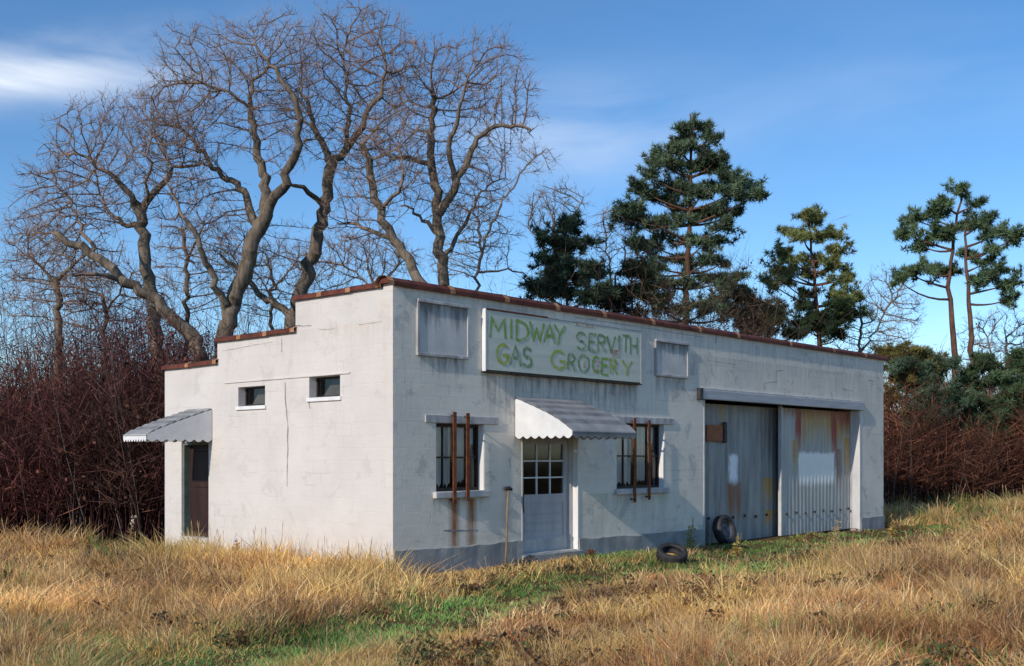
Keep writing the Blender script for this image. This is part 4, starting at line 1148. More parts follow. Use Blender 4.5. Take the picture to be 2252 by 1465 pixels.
bare_tree('bare_tree', 'tallest bare tree, curved trunk rising beside the highest parapet step', [
    ([(632, 1190, 0), (636, 700, 0), (677, 600, 0), (705, 500, 0), (722, 410, 0), (727, 361, 0)], .27, .17),
    ([(727, 365, 0), (705, 310, .4), (677, 239, .7), (660, 180, .9)], .12, .04), ([(727, 361, 0), (771, 316, -.3), (800, 266, -.6), (833, 211, -.8), (850, 140, -.9)], .13, .04),
    ([(636, 690, 0), (577, 655, .8), (527, 588, 1.2), (480, 560, 1.5)], .13, .05), ([(712, 450, 0), (650, 410, -1), (610, 385, -1.6)], .10, .03),
    ([(760, 330, -.2), (770, 240, .4), (755, 150, .8), (760, 90, 1)], .08, .03)],
    [(790, 150, 140, 140), (690, 200, 90, 140), (760, 290, 100, 100), (540, 560, 80, 70)], 33, 15, 2200)
bare_tree('bare_tree', 'bare tree with bent trunk leaning left behind the roof corner', [
    ([(960, 1190, 0), (940, 640, 0), (866, 527, 0), (833, 460, 0), (816, 388, 0), (800, 320, 0)], .24, .10),
    ([(866, 527, 0), (800, 500, .6), (745, 485, 1)], .08, .03), ([(833, 460, 0), (870, 430, -.6), (890, 380, -1)], .07, .03)],
    [(830, 380, 105, 120), (790, 480, 80, 70), (870, 290, 90, 90)], 31.5, 16, 1300)
bare_tree('bare_tree', 'broad bare tree with upright trunk right of the roof corner', [
    ([(985, 1190, 0), (974, 605, 0), (966, 500, 0), (955, 416, 0), (944, 333, 0), (955, 270, 0), (950, 200, 0)], .30, .09),
    ([(970, 475, 0), (1016, 377, -.3), (1043, 327, -.5), (1062, 290, -.6), (1110, 272, -.7), (1165, 285, -.8)], .15, .04), ([(944, 360, 0), (895, 345, .6), (850, 345, 1.0)], .09, .03),
    ([(1000, 400, -.2), (985, 320, -.8), (1010, 250, -1.2), (1030, 160, -1.4)], .10, .03), ([(980, 560, 0), (1030, 480, .6), (1055, 420, .9), (1110, 390, 1.2)], .08, .02), ([(966, 520, 0), (920, 470, .6), (880, 450, 1)], .08, .03)],
    [(1050, 190, 125, 115), (1090, 260, 100, 85), (940, 190, 90, 110), (1020, 400, 110, 110), (900, 330, 80, 80)], 34.5, 17, 2200)
bare_tree('bare_tree', 'thin pale bare tree beyond the roof with one long rising branch', [
    ([(1040, 1190, 0), (1048, 640, 0), (1058, 560, 0), (1050, 480, 0)], .09, .05), ([(1058, 560, 0), (1090, 470, .2), (1140, 390, .3), (1200, 325, .3)], .06, .02), ([(1050, 600, 0), (1120, 590, .3), (1160, 610, .5)], .05, .02)],
    [(1055, 520, 80, 85), (1180, 350, 45, 40), (1010, 570, 70, 50)], 40, 18, 600, 'pale_bark', 'pale_bark', .011)
bare_tree('bare_tree', 'small pale bare tree with rounded crown left of the dark pines', [
    ([(1218, 1190, 0), (1218, 640, 0), (1222, 540, 0), (1215, 480, 0)], .12, .06), ([(1222, 540, 0), (1180, 520, .3), (1160, 500, .4)], .04, .02), ([(1220, 520, 0), (1262, 470, -.2), (1285, 435, -.3)], .05, .02)],
    [(1220, 465, 72, 62)], 41, 19, 420, 'pale_bark', 'pale_bark', .013)
bare_tree('bare_tree', 'slim straight bare tree between the leaning limb and the forked tree', [
    ([(412, 1190, 0), (410, 680, 0), (408, 560, 0), (400, 500, 0)], .11, .06), ([(408, 580, 0), (440, 520, .3), (470, 470, .5)], .05, .02)],
    [(420, 560, 85, 110), (470, 610, 80, 70)], 35, 20, 800)
bare_tree('bare_tree', 'low bare tree whose twigs show between the two big trunks', [
    ([(600, 1190, 0), (598, 700, 0), (602, 620, 0), (590, 570, 0)], .10, .05), ([(602, 640, 0), (640, 590, .3), (660, 560, .5)], .05, .02)],
    [(620, 600, 90, 80), (560, 640, 60, 60)], 37, 21, 700)
bare_tree('bare_tree', 'low spreading bare tree just above the front coping', [
    ([(830, 1190, 0), (830, 660, 0), (812, 590, 0)], .09, .05), ([(830, 650, 0), (870, 590, .4), (900, 560, .6)], .05, .02), ([(830, 640, 0), (770, 590, .4), (730, 575, .6)], .05, .02)],
    [(800, 570, 130, 60), (720, 590, 70, 60)], 39, 22, 800)
bare_tree('bare_tree', 'slender bare tree rising out of the left thicket', [
    ([(232, 1190, 0), (232, 780, 0), (230, 650, 0)], .10, .06), ([(230, 680, 0), (270, 640, .3), (290, 600, .4)], .05, .02)],
    [(230, 640, 100, 80), (310, 660, 80, 80), (60, 660, 70, 70)], 34, 23, 900)
bare_tree('bare_tree', 'thin twiggy bare tree between the right pines and the roof end', [
    ([(1880, 1190, 0), (1885, 800, 0), (1895, 700, 0)], .10, .05), ([(1885, 790, 0), (1930, 720, .3), (1960, 660, .4)], .05, .02)],
    [(1945, 690, 80, 100), (1890, 740, 60, 60)], 46, 24, 520, 'pale_bark', 'pale_bark', .012)
bare_tree('bare_tree', 'thin twiggy bare tree at the far right edge behind the evergreens', [
    ([(2205, 1190, 0), (2210, 850, 0), (2215, 740, 0)], .10, .05), ([(2210, 860, 0), (2180, 780, .3), (2170, 730, .4)], .05, .02)],
    [(2190, 770, 80, 90), (2250, 760, 50, 80)], 46, 25, 480, 'pale_bark', 'pale_bark', .012)
bare_tree('bare_tree', 'pale slender bare sapling between the two dark pines', [
    ([(1345, 1190, 0), (1348, 660, 0), (1336, 560, 0), (1325, 470, 0)], .08, .03), ([(1348, 640, 0), (1375, 560, .3), (1390, 500, .3)], .05, .02)],
    [(1345, 520, 55, 70), (1400, 600, 45, 70)], 42, 26, 330, 'pale_bark', 'pale_bark', .012)

# ------------------------------------------------------------------ needle trees
def needle_mesh(centres, radii, cols, per, g, ln=0.24, flat=0.75):
    """tufts of needles filling clumps"""
    V, T, C = [], [], []
    cs = np.repeat(np.arange(len(centres)), per); m = len(cs)
    v = g.normal(size=(m, 3)); v /= np.linalg.norm(v, axis=1)[:, None]
    rr_ = g.random(m) ** 0.45
    p = centres[cs] + v * (rr_ * radii[cs])[:, None] * np.array([1, 1, flat])
    K = 6
    dirv = v * 0.9 + np.array([0, 0, 0.45])
    base = np.repeat(p, K, 0); dd = np.repeat(dirv, K, 0) + g.normal(0, 0.65, (m * K, 3)); dd /= np.linalg.norm(dd, axis=1)[:, None]
    L_ = ln * g.uniform(0.6, 1.15, m * K)
    side = np.cross(dd, g.normal(size=(m * K, 3))); side /= np.linalg.norm(side, axis=1)[:, None] + 1e-9
    w = ln * 0.075
    a_ = base - side * w; b_ = base + side * w; t_ = base + dd * L_[:, None]
    V = np.stack([a_, b_, t_], 1).reshape(-1, 3); T = np.arange(len(V)).reshape(-1, 3)
    cl = cols[cs] * g.uniform(0.7, 1.3, (m, 1)); C = np.repeat(np.repeat(cl, K, 0), 3, 0)
    return V, T, C

def needle_tree(name, label, px, Y, trunk, clumps, seed, r0, col=(0.035, 0.06, 0.03), per=70, bark_m='pine_bark', ln=0.26, group='pines behind the station', limbs=True, jit=1.0, spread=0.9):
    """trunk: [(px, py)], clumps: [(px, py, radius px)]"""
    g = np.random.default_rng(seed)
    b_ = at(px, HY, Y); bz = float(gz(b_.x, b_.y))
    root = empty(name, (b_.x, b_.y, bz)); off = np.array([b_.x, b_.y, bz])
    pts = [np.array([b_.x, Y, bz - 0.2])] + [np.array(tuple(at(x, y, Y))) for x, y in trunk]
    pts = np.array(pts)
    seg = np.concatenate([[0], np.cumsum(np.linalg.norm(np.diff(pts, axis=0), axis=1))]); tt = np.linspace(0, seg[-1], 26)
    tp = np.stack([np.interp(tt, seg, pts[:, i]) for i in range(3)], 1); tp[1:-1] += g.normal(0, 0.03, (24, 3))
    tr_ = np.linspace(r0, 0.03, 26)
    mbt = MB(); mbt.tube([tuple(q - off) for q in tp], list(tr_), 9)
    centres, radii = [], []
    for (x, y, r) in clumps:
        zo = g.uniform(-1, 1) * spread * max(0.6, abs(x - px) / F * Y * 0.8)
        c_ = np.array(tuple(at(x, y, Y + zo)))
        R_ = r / F * Y
        # limb from the trunk to the clump
        if limbs:
            zt_ = c_[2] - 0.22 * np.linalg.norm(c_[:2] - b_.xy) - 0.1
            k = int(np.abs(tp[:, 2] - zt_).argmin())
            q0, q2 = tp[k], c_; q1 = (q0 + q2) / 2 + np.array([0, 0, -0.12 * np.linalg.norm(q2 - q0)]) + g.normal(0, .08, 3)
            mbt.tube([tuple((q0 * (1 - s_) ** 2 + q1 * 2 * s_ * (1 - s_) + q2 * s_ * s_) - off) for s_ in np.linspace(0, 1, 6)], list(np.linspace(min(0.055, r0 * 0.3), 0.014, 6)), 5, False)
        nbr = max(6, int(11 * (R_ / 0.55) ** 1.6))
        for _ in range(nbr):
            v = g.normal(size=3); v[2] = v[2] * 0.45 + 0.25; v /= np.linalg.norm(v)
            L_ = R_ * g.uniform(0.65, 1.35)
            for f_ in np.linspace(0.35, 1.0, 4):
                centres.append(c_ + v * L_ * f_ + g.normal(0, 0.035, 3)); radii.append(0.085 + 0.05 * (1 - f_))
    mbt.build('trunk', M[bark_m], root, smooth=True)
    centres, radii = np.array(centres), np.array(radii)
    cols = np.array(col)[None] * np.repeat(g.uniform(0.6, 1.55, (len(centres) // 4, 1)), 4, 0) * np.array([1, 1, 1]) + g.uniform(0, 0.012, (len(centres), 3)) * np.array([1.3, 1, 0.3])
    V, T, C = needle_mesh(centres, radii, cols, max(5, int(per * 0.10)), g, ln * 0.9)
    np_mesh('crown', V - off, tris=T, mat=M['needle'], parent=root, cols=C)
    tag(root, label, 'tree', group)
    return root

def profile_clumps(rows, g, r):
    out = []
    for (y, x0, x1, n) in rows:
        for i in range(n):
            out.append((x0 + (x1 - x0) * (i + g.uniform(.2, .8)) / n, y + g.uniform(-16, 16), r * g.uniform(.8, 1.25)))
    return out
gp = np.random.default_rng(5)
needle_tree('pine_tree', 'tallest dark pine with reddish trunk and bare leader tip', 1512, 41, [(1506, 760), (1512, 600), (1518, 450), (1520, 330), (1518, 250)],
    profile_clumps([(298, 1490, 1565, 4), (335, 1440, 1590, 5), (375, 1405, 1600, 6), (410, 1385, 1620, 7), (425, 1600, 1672, 3), (450, 1365, 1640, 7), (490, 1372, 1610, 7), (475, 1340, 1390, 2), (535, 1375, 1610, 6),
                    (580, 1385, 1615, 6), (625, 1395, 1625, 5), (650, 1560, 1650, 3), (685, 1385, 1635, 5)], gp, 27), 31, .21, (0.092, 0.135, 0.085), 72)
needle_tree('pine_tree', 'short dark pine left of the tallest pine', 1246, 39, [(1246, 660), (1246, 560), (1244, 500)],
    profile_clumps([(505, 1225, 1265, 2), (545, 1195, 1290, 3), (585, 1180, 1300, 4), (625, 1165, 1320, 5), (660, 1160, 1330, 5)], gp, 32), 32, .14, (0.062, 0.094, 0.064), 80)
needle_tree('pine_tree', 'yellow green pine with open crown above the garage roof', 1800, 45, [(1802, 720), (1790, 600), (1783, 520), (1778, 475)],
    profile_clumps([(490, 1760, 1800, 2), (525, 1720, 1850, 4), (565, 1690, 1850, 4), (600, 1690, 1870, 5), (635, 1670, 1900, 5), (670, 1700, 1905, 4), (705, 1740, 1910, 4)], gp, 26), 33, .19, (0.165, 0.190, 0.075), 65)
needle_tree('pine_tree', 'left of the twin tall pines at the right, flat layered crown', 2097, 43, [(2100, 830), (2098, 720), (2085, 620), (2095, 520), (2112, 440), (2115, 415)],
    [(2112, 425, 26), (2075, 455, 28), (2140, 455, 22), (2050, 480, 36), (2015, 485, 26), (2000, 520, 32), (2030, 540, 30), (2078, 520, 38), (2110, 500, 24), (1995, 600, 26), (2030, 590, 30), (2065, 600, 26), (1975, 615, 20), (2100, 600, 24)], 34, .20, (0.098, 0.150, 0.080), 75)
needle_tree('pine_tree', 'right of the twin tall pines at the right, darker straighter trunk', 2142, 42, [(2140, 860), (2134, 700), (2128, 600), (2122, 510), (2130, 470)],
    [(2150, 500, 26), (2190, 515, 30), (2225, 525, 28), (2180, 550, 18), (2165, 580, 24), (2190, 605, 34), (2225, 625, 30), (2215, 660, 20), (2150, 620, 20), (2130, 560, 16), (2170, 485, 18)], 35, .19, (0.090, 0.140, 0.078), 75)
# cedars and evergreen bushes
def bush_rows(x0, x1, y0, y1, n, g, r): return [(g.uniform(x0, x1), g.uniform(y0, y1), r * g.uniform(.7, 1.3)) for _ in range(n)]
for (px, Y, x0, x1, y0, y1, n, col, lab) in [
    (1690, 43, 1630, 1750, 690, 745, 12, (0.030, 0.052, 0.034), 'low dark cedar showing above the middle of the coping'),
    (1800, 43.5, 1740, 1860, 670, 745, 14, (0.030, 0.055, 0.030), 'rounded dark cedar under the yellow green pine'),
    (1640, 42.5, 1590, 1700, 655, 720, 8, (0.05, 0.066, 0.030), 'small olive cedar right of the tallest pine'),
    (1390, 40.5, 1330, 1440, 600, 690, 12, (0.022, 0.040, 0.026), 'dark cedar filling the gap between the two left pines'),
    (2060, 38.2, 1985, 2120, 800, 955, 30, (0.075, 0.118, 0.078), 'blue green evergreen bush below the twin pines'),
    (2180, 38.6, 2110, 2270, 780, 960, 34, (0.075, 0.120, 0.066), 'dark evergreen bush at the right edge'),
    (1992, 38.6, 1955, 2060, 775, 900, 18, (0.14, 0.125, 0.045), 'olive brown evergreen bush next to the roof end')]:
    needle_tree('cedar_bush', lab, px, Y, [(px, (y0 + y1) / 2), (px, y0)], bush_rows(x0, x1, y0, y1, n, gp, 27), px, .10, col, 90, 'pine_bark', 0.22, 'evergreen bushes behind the station', True, 0.7, 0.5)

# ------------------------------------------------------------------ thickets
def thicket(name, label, quad, h0, h1, nst, nleaf, seed, c0, c1, taper=0.4, leafz=0.25):
    """dense brush between two depth lines: quad = (xl0, y_l0), (xl1...)"""
    g = np.random.default_rng(seed)
    (ax, ay), (bx, by), (cx, cy), (dx, dy) = quad     # front left, front right, back right, back left
    def pick(n):
        s_, t_ = g.random(n), g.random(n) ** 1.15
        fx, fy = ax + (bx - ax) * s_, ay + (by - ay) * s_; kx, ky = dx + (cx - dx) * s_, dy + (cy - dy) * s_
        return fx + (kx - fx) * t_, fy + (ky - fy) * t_, t_
    x, y, t = pick(nst); z = gz(x, y)
    H = (h0 + (h1 - h0) * t) * g.uniform(0.5, 1.15, nst) * (0.62 + 0.75 * n3(x * 0.45 + seed, y * 0.45)); H = np.where(g.random(nst) < 0.06, np.minimum(H * 1.35, h1 * 1.15), H)
    K = 5
    P = np.zeros((nst, K, 3)); P[:, 0] = np.stack([x, y, z - 0.1], -1)
    lean = g.normal(0, 0.16, (nst, 3)); lean[:, 2] = 0
    for k in range(1, K):
        lean = lean + g.normal(0, 0.10, (nst, 3)); lean[:, 2] = 0
        P[:, k] = P[:, k - 1] + (np.array([0, 0, 1.0]) + lean) * (H / (K - 1))[:, None]
    r = g.uniform(0.010, 0.026, nst)
    Vs = []
    a = 2 * np.pi * np.arange(3) / 3
    for k in range(K):
        rk = r * (1 - 0.8 * k / (K - 1))
        Vs.append(P[:, k, None, :] + rk[:, None, None] * np.stack([np.cos(a), np.sin(a), 0 * a], -1)[None])
    V = np.stack(Vs, 1).reshape(-1, 3)
    base = (np.arange(nst) * K * 3)[:, None, None]; kk = (np.arange(K - 1) * 3)[None, :, None]; j = np.arange(3)[None, None]; j2 = (np.arange(3) + 1)[None, None] % 3
    Q = np.stack(np.broadcast_arrays(base + kk + j, base + kk + j2, base + kk + 3 + j2, base + kk + 3 + j), -1).reshape(-1, 4)
    sc = np.array(c0)[None] * g.uniform(0.6, 1.8, (nst, 1)); sc[g.random(nst) < 0.14] = (0.20, 0.165, 0.15)
    C = np.repeat(sc, K * 3, 0)
    # side twigs and dead leaves
    si = g.integers(0, nst, nleaf); f = g.uniform(leafz, 1.0, nleaf); fk = f * (K - 1); k0 = np.minimum(fk.astype(int), K - 2); fr = (fk - k0)[:, None]
    p = P[si, k0] * (1 - fr) + P[si, k0 + 1] * fr
    d = g.normal(size=(nleaf, 3)); d[:, 2] = np.abs(d[:, 2]) * 0.8 + 0.2; d /= np.linalg.norm(d, axis=1)[:, None]
    twig = g.random(nleaf) < 0.72
    ln = np.where(twig, g.uniform(0.35, 1.25, nleaf), g.uniform(0.04, 0.12, nleaf))
    p = p + np.where(twig[:, None], 0, g.normal(0, 0.22, (nleaf, 3)))
    sd = np.cross(d, g.normal(size=(nleaf, 3))); sd /= np.linalg.norm(sd, axis=1)[:, None] + 1e-9
    w = np.where(twig, 0.009, ln * 0.38)[:, None]
    mid = p + d * (ln * 0.5)[:, None]
    LV = np.stack([p, mid + sd * w, p + d * ln[:, None], mid - sd * w], 1).reshape(-1, 3)
    LQ = len(V) + np.arange(nleaf * 4).reshape(-1, 4)
    mixf = g.random((nleaf, 1)) ** 1.5
    lc = np.array(c0)[None] * (1 - mixf) + np.array(c1)[None] * mixf
    lc = lc * g.uniform(0.6, 1.5, (nleaf, 1))
    pn = n1(p[:, 0] * 0.55 + seed, p[:, 2] * 0.7 + p[:, 1] * 0.3)[:, None]            # patches of rust, olive and grey shrubs
    lc = lc * (1 + np.clip(pn * 2 - 1.1, 0, 1) * np.array([[0.9, 0.8, 0.5]])) + np.clip(0.9 - pn * 2.6, 0, 1) * np.array([[0.02, 0.03, 0.015]])
    lc[twig] = lc[twig] * np.array([1.25, 1.25, 1.3])
    C = np.vstack([C, np.repeat(lc, 4, 0)])
    o = np_mesh(name, np.vstack([V, LV]), quads=np.vstack([Q, LQ]), mat=M['leaf'], cols=C)
    tag(o, label, 'thicket', kind='stuff')
wine0, wine1 = (0.056, 0.024, 0.024), (0.135, 0.056, 0.046)
thicket('thicket', 'dense wine brown brush left of the building', [(-17, 24.6), (-6.6, 25.0), (-8.5, 34), (-22, 34)], 3.4, 4.9, 3000, 88000, 41, wine0, wine1)
thicket('thicket', 'dense wine brown brush right of the building', [(12.3, 36.2), (23, 38.5), (28, 47), (13, 45)], 3.2, 5.0, 2300, 70000, 42, (0.060, 0.029, 0.025), (0.17, 0.075, 0.045))
thicket('thicket', 'tall grey brown brush behind the roof below the tallest pine', [(2.2, 37.6), (8.6, 38.6), (9.4, 43), (2.4, 42)], 6.6, 8.2, 800, 24000, 43, (0.050, 0.036, 0.030), (0.11, 0.075, 0.055), leafz=0.4)
thicket('thicket', 'brown brush in the background between the bare trunks', [(-20, 34.5), (1.5, 36.5), (2.2, 43), (-24, 43)], 5.6, 8.0, 1500, 30000, 44, (0.085, 0.062, 0.052), (0.17, 0.125, 0.10), leafz=0.4)

# ------------------------------------------------------------------ grass
STRAW = np.array([(0.64, 0.42, 0.18), (0.70, 0.49, 0.24), (0.54, 0.32, 0.12), (0.66, 0.39, 0.15), (0.50, 0.35, 0.19), (0.74, 0.55, 0.29)])
GREEN = np.array([(0.17, 0.33, 0.09), (0.24, 0.36, 0.10), (0.15, 0.30, 0.10), (0.29, 0.35, 0.12)])
DARK = np.array([(0.22, 0.115, 0.065), (0.27, 0.15, 0.085), (0.19, 0.13, 0.10)])
RUST = np.array([(0.42, 0.20, 0.09), (0.36, 0.17, 0.085)])
GOLD = np.array([(0.74, 0.50, 0.17), (0.68, 0.49, 0.19), (0.80, 0.63, 0.28)])

def grass_field():
    g = np.random.default_rng(99)
    # tuft sites, denser where they show larger
    N = 90000
    yy = 8.6 + (44 - 8.6) * g.random(N) ** 1.75
    xx = (g.random(N) * 2 - 1) * (0.55 * yy + 1.7)
    lx, ly = w2b(xx, yy)
    inside = (lx > -0.02) & (lx < FL + 0.02) & (ly > -0.04) & (ly < SD + 0.02)
    behind = (ly > SD) & (lx > -1.0)
    thick_l = (yy > 26.2) & (xx < -6); right_b = (lx > FL) & (yy > 40)
    stoop = (lx > -0.12) & (lx < 0.02) & (ly > 5.1) & (ly < SD)
    bare = g.random(N) < np.clip(1.15 - 2.6 * n4(xx * 2.6 + 11, yy * 2.6), 0, 0.72)
    ok = ~(inside | behind | thick_l | right_b | stoop | bare)
    xx, yy, lx, ly = xx[ok], yy[ok], lx[ok], ly[ok]
    n = len(xx)
    pd = path_dist(xx, yy)
    q = -ly
    front = (q > 0) & (lx > -0.3) & (lx < FL + 1)
    nz = n1(xx * 0.55 + 3, yy * 0.55); nb = n2(xx * 0.28, yy * 0.28 + 7); nc = n3(xx * 1.3, yy * 1.3)
    nt_ = n4(xx * 2.6 + 11, yy * 2.6)
    h = 0.10 + 0.17 * np.clip(nz * 1.7 - 0.35, 0, 1) + 0.17 * np.clip(nt_ * 2.4 - 1.0, 0, 1) + 0.05 * nc
    green = np.clip(nb * 2.6 - 1.45, 0, 1) * 0.75
    dark = np.clip(n4(xx * 0.42, yy * 0.6) * 3.0 - 1.75, 0, 1)
    # the mown track and the garage apron
    ptr = np.clip(1.5 - pd / 0.75, 0, 1)
    apron = np.where(front & (lx > 8.3), np.clip(1.4 - q / 2.6, 0, 1), 0)
    doorp = np.where(front & (lx > 4.2) & (lx <= 8.8), np.clip(1.2 - q / 1.1, 0, 1), 0)
    gr = np.clip(np.maximum(np.maximum(ptr * 0.95, apron), doorp * 0.9) * (0.5 + 0.9 * nc), 0, 1)
    green = np.maximum(green, gr)
    low = np.maximum(np.maximum(ptr, apron * 0.9), doorp * 0.5)
    h = h * (1 - low * 0.68)
    # approach to the track from the viewer's side is short, so that the track shows
    nearside = np.clip(1 - np.abs(pd - 1.6) / 1.4, 0, 1) * (xx > np.interp(yy, PATH[:, 1], PATH[:, 0]))
    h = h * (1 - 0.55 * nearside)
    h = np.where(front & (q < 1.6) & (lx < 3.2), np.minimum(h, 0.10 + 0.09 * q), h)
    h = np.where(front & (q < 0.5), np.minimum(h, 0.16), h)
    sidew = (lx < 0) & (lx > -1.1) & (ly > -0.2) & (ly < SD)
    h = np.where(sidew, 0.20 + 0.26 * np.clip(nt_ * 1.8 - 0.3, 0, 1), h)
    edge = (yy > 23) & (xx < -6)
    h = np.where(edge, 0.28 + 0.2 * nc, h)
    gsel2 = n4(xx * 0.7 + 40, yy * 0.7) > 0.60
    tus = (g.random(n) < 0.05 + 0.10 * np.clip(nz * 2 - 1, 0, 1)) & (low < 0.3) & ~((q > -0.1) & (q < 1.2) & front)
    h = np.where(tus, h * 1.25 + 0.09, h * 0.92)
    h = h * 0.80 * np.clip(0.72 + (yy - 9) * 0.045, 0.72, 1.0)
    T2d = np.hypot(xx - T2.location.x, yy - T2.location.y + 0.5); h = np.where(T2d < 1.3, np.minimum(h, 0.07 + 0.05 * T2d), h)
    h = np.where((T2d < 3.2) & (yy < T2.location.y), np.minimum(h, 0.17), h)
    pbr = (0.62 + 0.98 * n1(xx * 0.9 + 20, yy * 0.75)) * (0.72 + 0.58 * n3(xx * 0.33, yy * 0.3 + 4))
    nbl = g.integers(5, 11, n); nbl = np.where(yy < 14, nbl + 3, nbl); nbl = np.where(yy > 26, np.maximum(4, nbl - 3), nbl); nbl = np.where(tus, nbl * 3, nbl)
    ti = np.repeat(np.arange(n), nbl); m = len(ti)
    sp = (0.05 + 0.10 * h + 0.03 * tus)[ti]
    ox, oy = g.normal(0, 1, m) * sp, g.normal(0, 1, m) * sp
    bx, by = xx[ti] + ox, yy[ti] + oy
    # keep blades off the building
    blx, bly = w2b(bx, by)
    bad = (blx > -0.03) & (blx < FL) & (bly > -0.06) & (bly < SD)
    bx = np.where(bad, xx[ti], bx); by = np.where(bad, yy[ti], by)
    bz = gz(bx, by) - 0.02
    hh = h[ti] * g.uniform(0.45, 1.35, m)
    lean = np.stack([ox, oy], 1) / (sp[:, None] + 1e-6) * 0.22 + g.normal(0, 0.26, (m, 2)) + g.normal(0, 0.24, (n, 2))[ti]
    wv = g.normal(size=(m, 2)); wv /= np.linalg.norm(wv, axis=1)[:, None]
    wd = g.uniform(0.0035, 0.0075, m) * np.clip(by / 13, 0.8, 2.2)
    W3 = np.concatenate([wv * wd[:, None], np.zeros((m, 1))], 1)
    b0 = np.stack([bx, by, bz], 1)
    mid = b0 + np.concatenate([lean * (hh * 0.45)[:, None], (hh * 0.58)[:, None]], 1)
    tip = b0 + np.concatenate([lean * (hh * 1.35)[:, None], (hh * 1.0)[:, None]], 1)
    V = np.stack([b0 - W3, b0 + W3, mid + W3 * 0.8, mid - W3 * 0.8, tip], 1).reshape(-1, 3)
    k = np.arange(m) * 5
    Q = np.stack([k, k + 1, k + 2, k + 3], 1); T = np.stack([k + 3, k + 2, k + 4], 1)
    # each blade's own colour
    tuftc = STRAW[g.integers(0, len(STRAW), n)]
    rsel = g.random(n) < np.clip(n2(xx * 0.8 + 5, yy * 0.8) * 3.2 - 1.75 + 0.5 * (xx > 2.5) * (yy < 15), 0, 0.8); tuftc[rsel] = RUST[g.integers(0, 2, rsel.sum())]
    dsel = g.random(n) < dark * 0.8; tuftc[dsel] = DARK[g.integers(0, len(DARK), dsel.sum())]
    gsel = g.random(n) < green; tuftc[gsel] = GREEN[g.integers(0, len(GREEN), gsel.sum())]
    g2 = gsel2 & (g.random(n) < 0.55) & ~gsel; tuftc[g2] = GOLD[g.integers(0, len(GOLD), g2.sum())]
    go = sidew & (g.random(n) < 0.7); tuftc[go] = GOLD[g.integers(0, len(GOLD), go.sum())]
    c = tuftc[ti] * pbr[ti][:, None] * g.uniform(0.65, 1.3, (m, 1))
    odd = g.random(m) < np.where(gr[ti] > 0.4, 0.06, 0.16); c[odd] = STRAW[g.integers(0, len(STRAW), odd.sum())] * g.uniform(0.6, 1.2, (odd.sum(), 1))
    C = np.repeat(c, 5, 0)
    # seed stalks standing above the tussocks
    ss = np.where((tus & (g.random(n) < 0.6)) | (sidew & (g.random(n) < 0.10)) | (g.random(n) < 0.012))[0]; ss = np.repeat(ss, 2); ss = ss[low[ss] < 0.4]; k_ = len(ss)
    sx, sy = xx[ss] + g.normal(0, 0.06, k_), yy[ss] + g.normal(0, 0.06, k_)
    slx, sly = w2b(sx, sy); bad = (slx > -0.05) & (slx < FL) & (sly > -0.08) & (sly < SD); sx = np.where(bad, xx[ss], sx); sy = np.where(bad, yy[ss], sy)
    sb = np.stack([sx, sy, gz(sx, sy) - 0.02], 1); sh_ = h[ss] * g.uniform(1.1, 1.7, k_)
    sl = g.normal(0, 0.14, (k_, 2)); stp = sb + np.concatenate([sl * sh_[:, None], sh_[:, None]], 1)
    wv2 = g.normal(size=(k_, 2)); wv2 /= np.linalg.norm(wv2, axis=1)[:, None]; ww = np.concatenate([wv2, np.zeros((k_, 1))], 1)
    t1_ = sb + (stp - sb) * 0.80; t2_ = sb + (stp - sb) * 0.9; wl_ = (0.0022 * np.clip(sy / 13, .8, 2.2))[:, None]; wh = (0.0048 * np.clip(sy / 15, .8, 1.8))[:, None]
    SV = np.stack([sb - ww * wl_, sb + ww * wl_, t1_ + ww * wl_, t1_ - ww * wl_, t2_ + ww * wh, t2_ - ww * wh, stp], 1).reshape(-1, 3)
    b_ = len(V) + np.arange(k_) * 7
    Q = np.vstack([Q, np.stack([b_, b_ + 1, b_ + 2, b_ + 3], 1), np.stack([b_ + 3, b_ + 2, b_ + 4, b_ + 5], 1)]); T = np.vstack([T, np.stack([b_ + 5, b_ + 4, b_ + 6], 1)])
    scol = np.array([(0.58, 0.40, 0.20), (0.62, 0.46, 0.26), (0.46, 0.27, 0.13)])[g.integers(0, 3, k_)] * g.uniform(0.7, 1.2, (k_, 1))
    V = np.vstack([V, SV]); C = np.vstack([C, np.repeat(scol, 7, 0)])
    o = np_mesh('dry_grass', V, tris=T, quads=Q, mat=M['veg'], cols=C)
    tag(o, 'tawny dry grass with green patches covering the field', 'grass', kind='stuff')
    return m
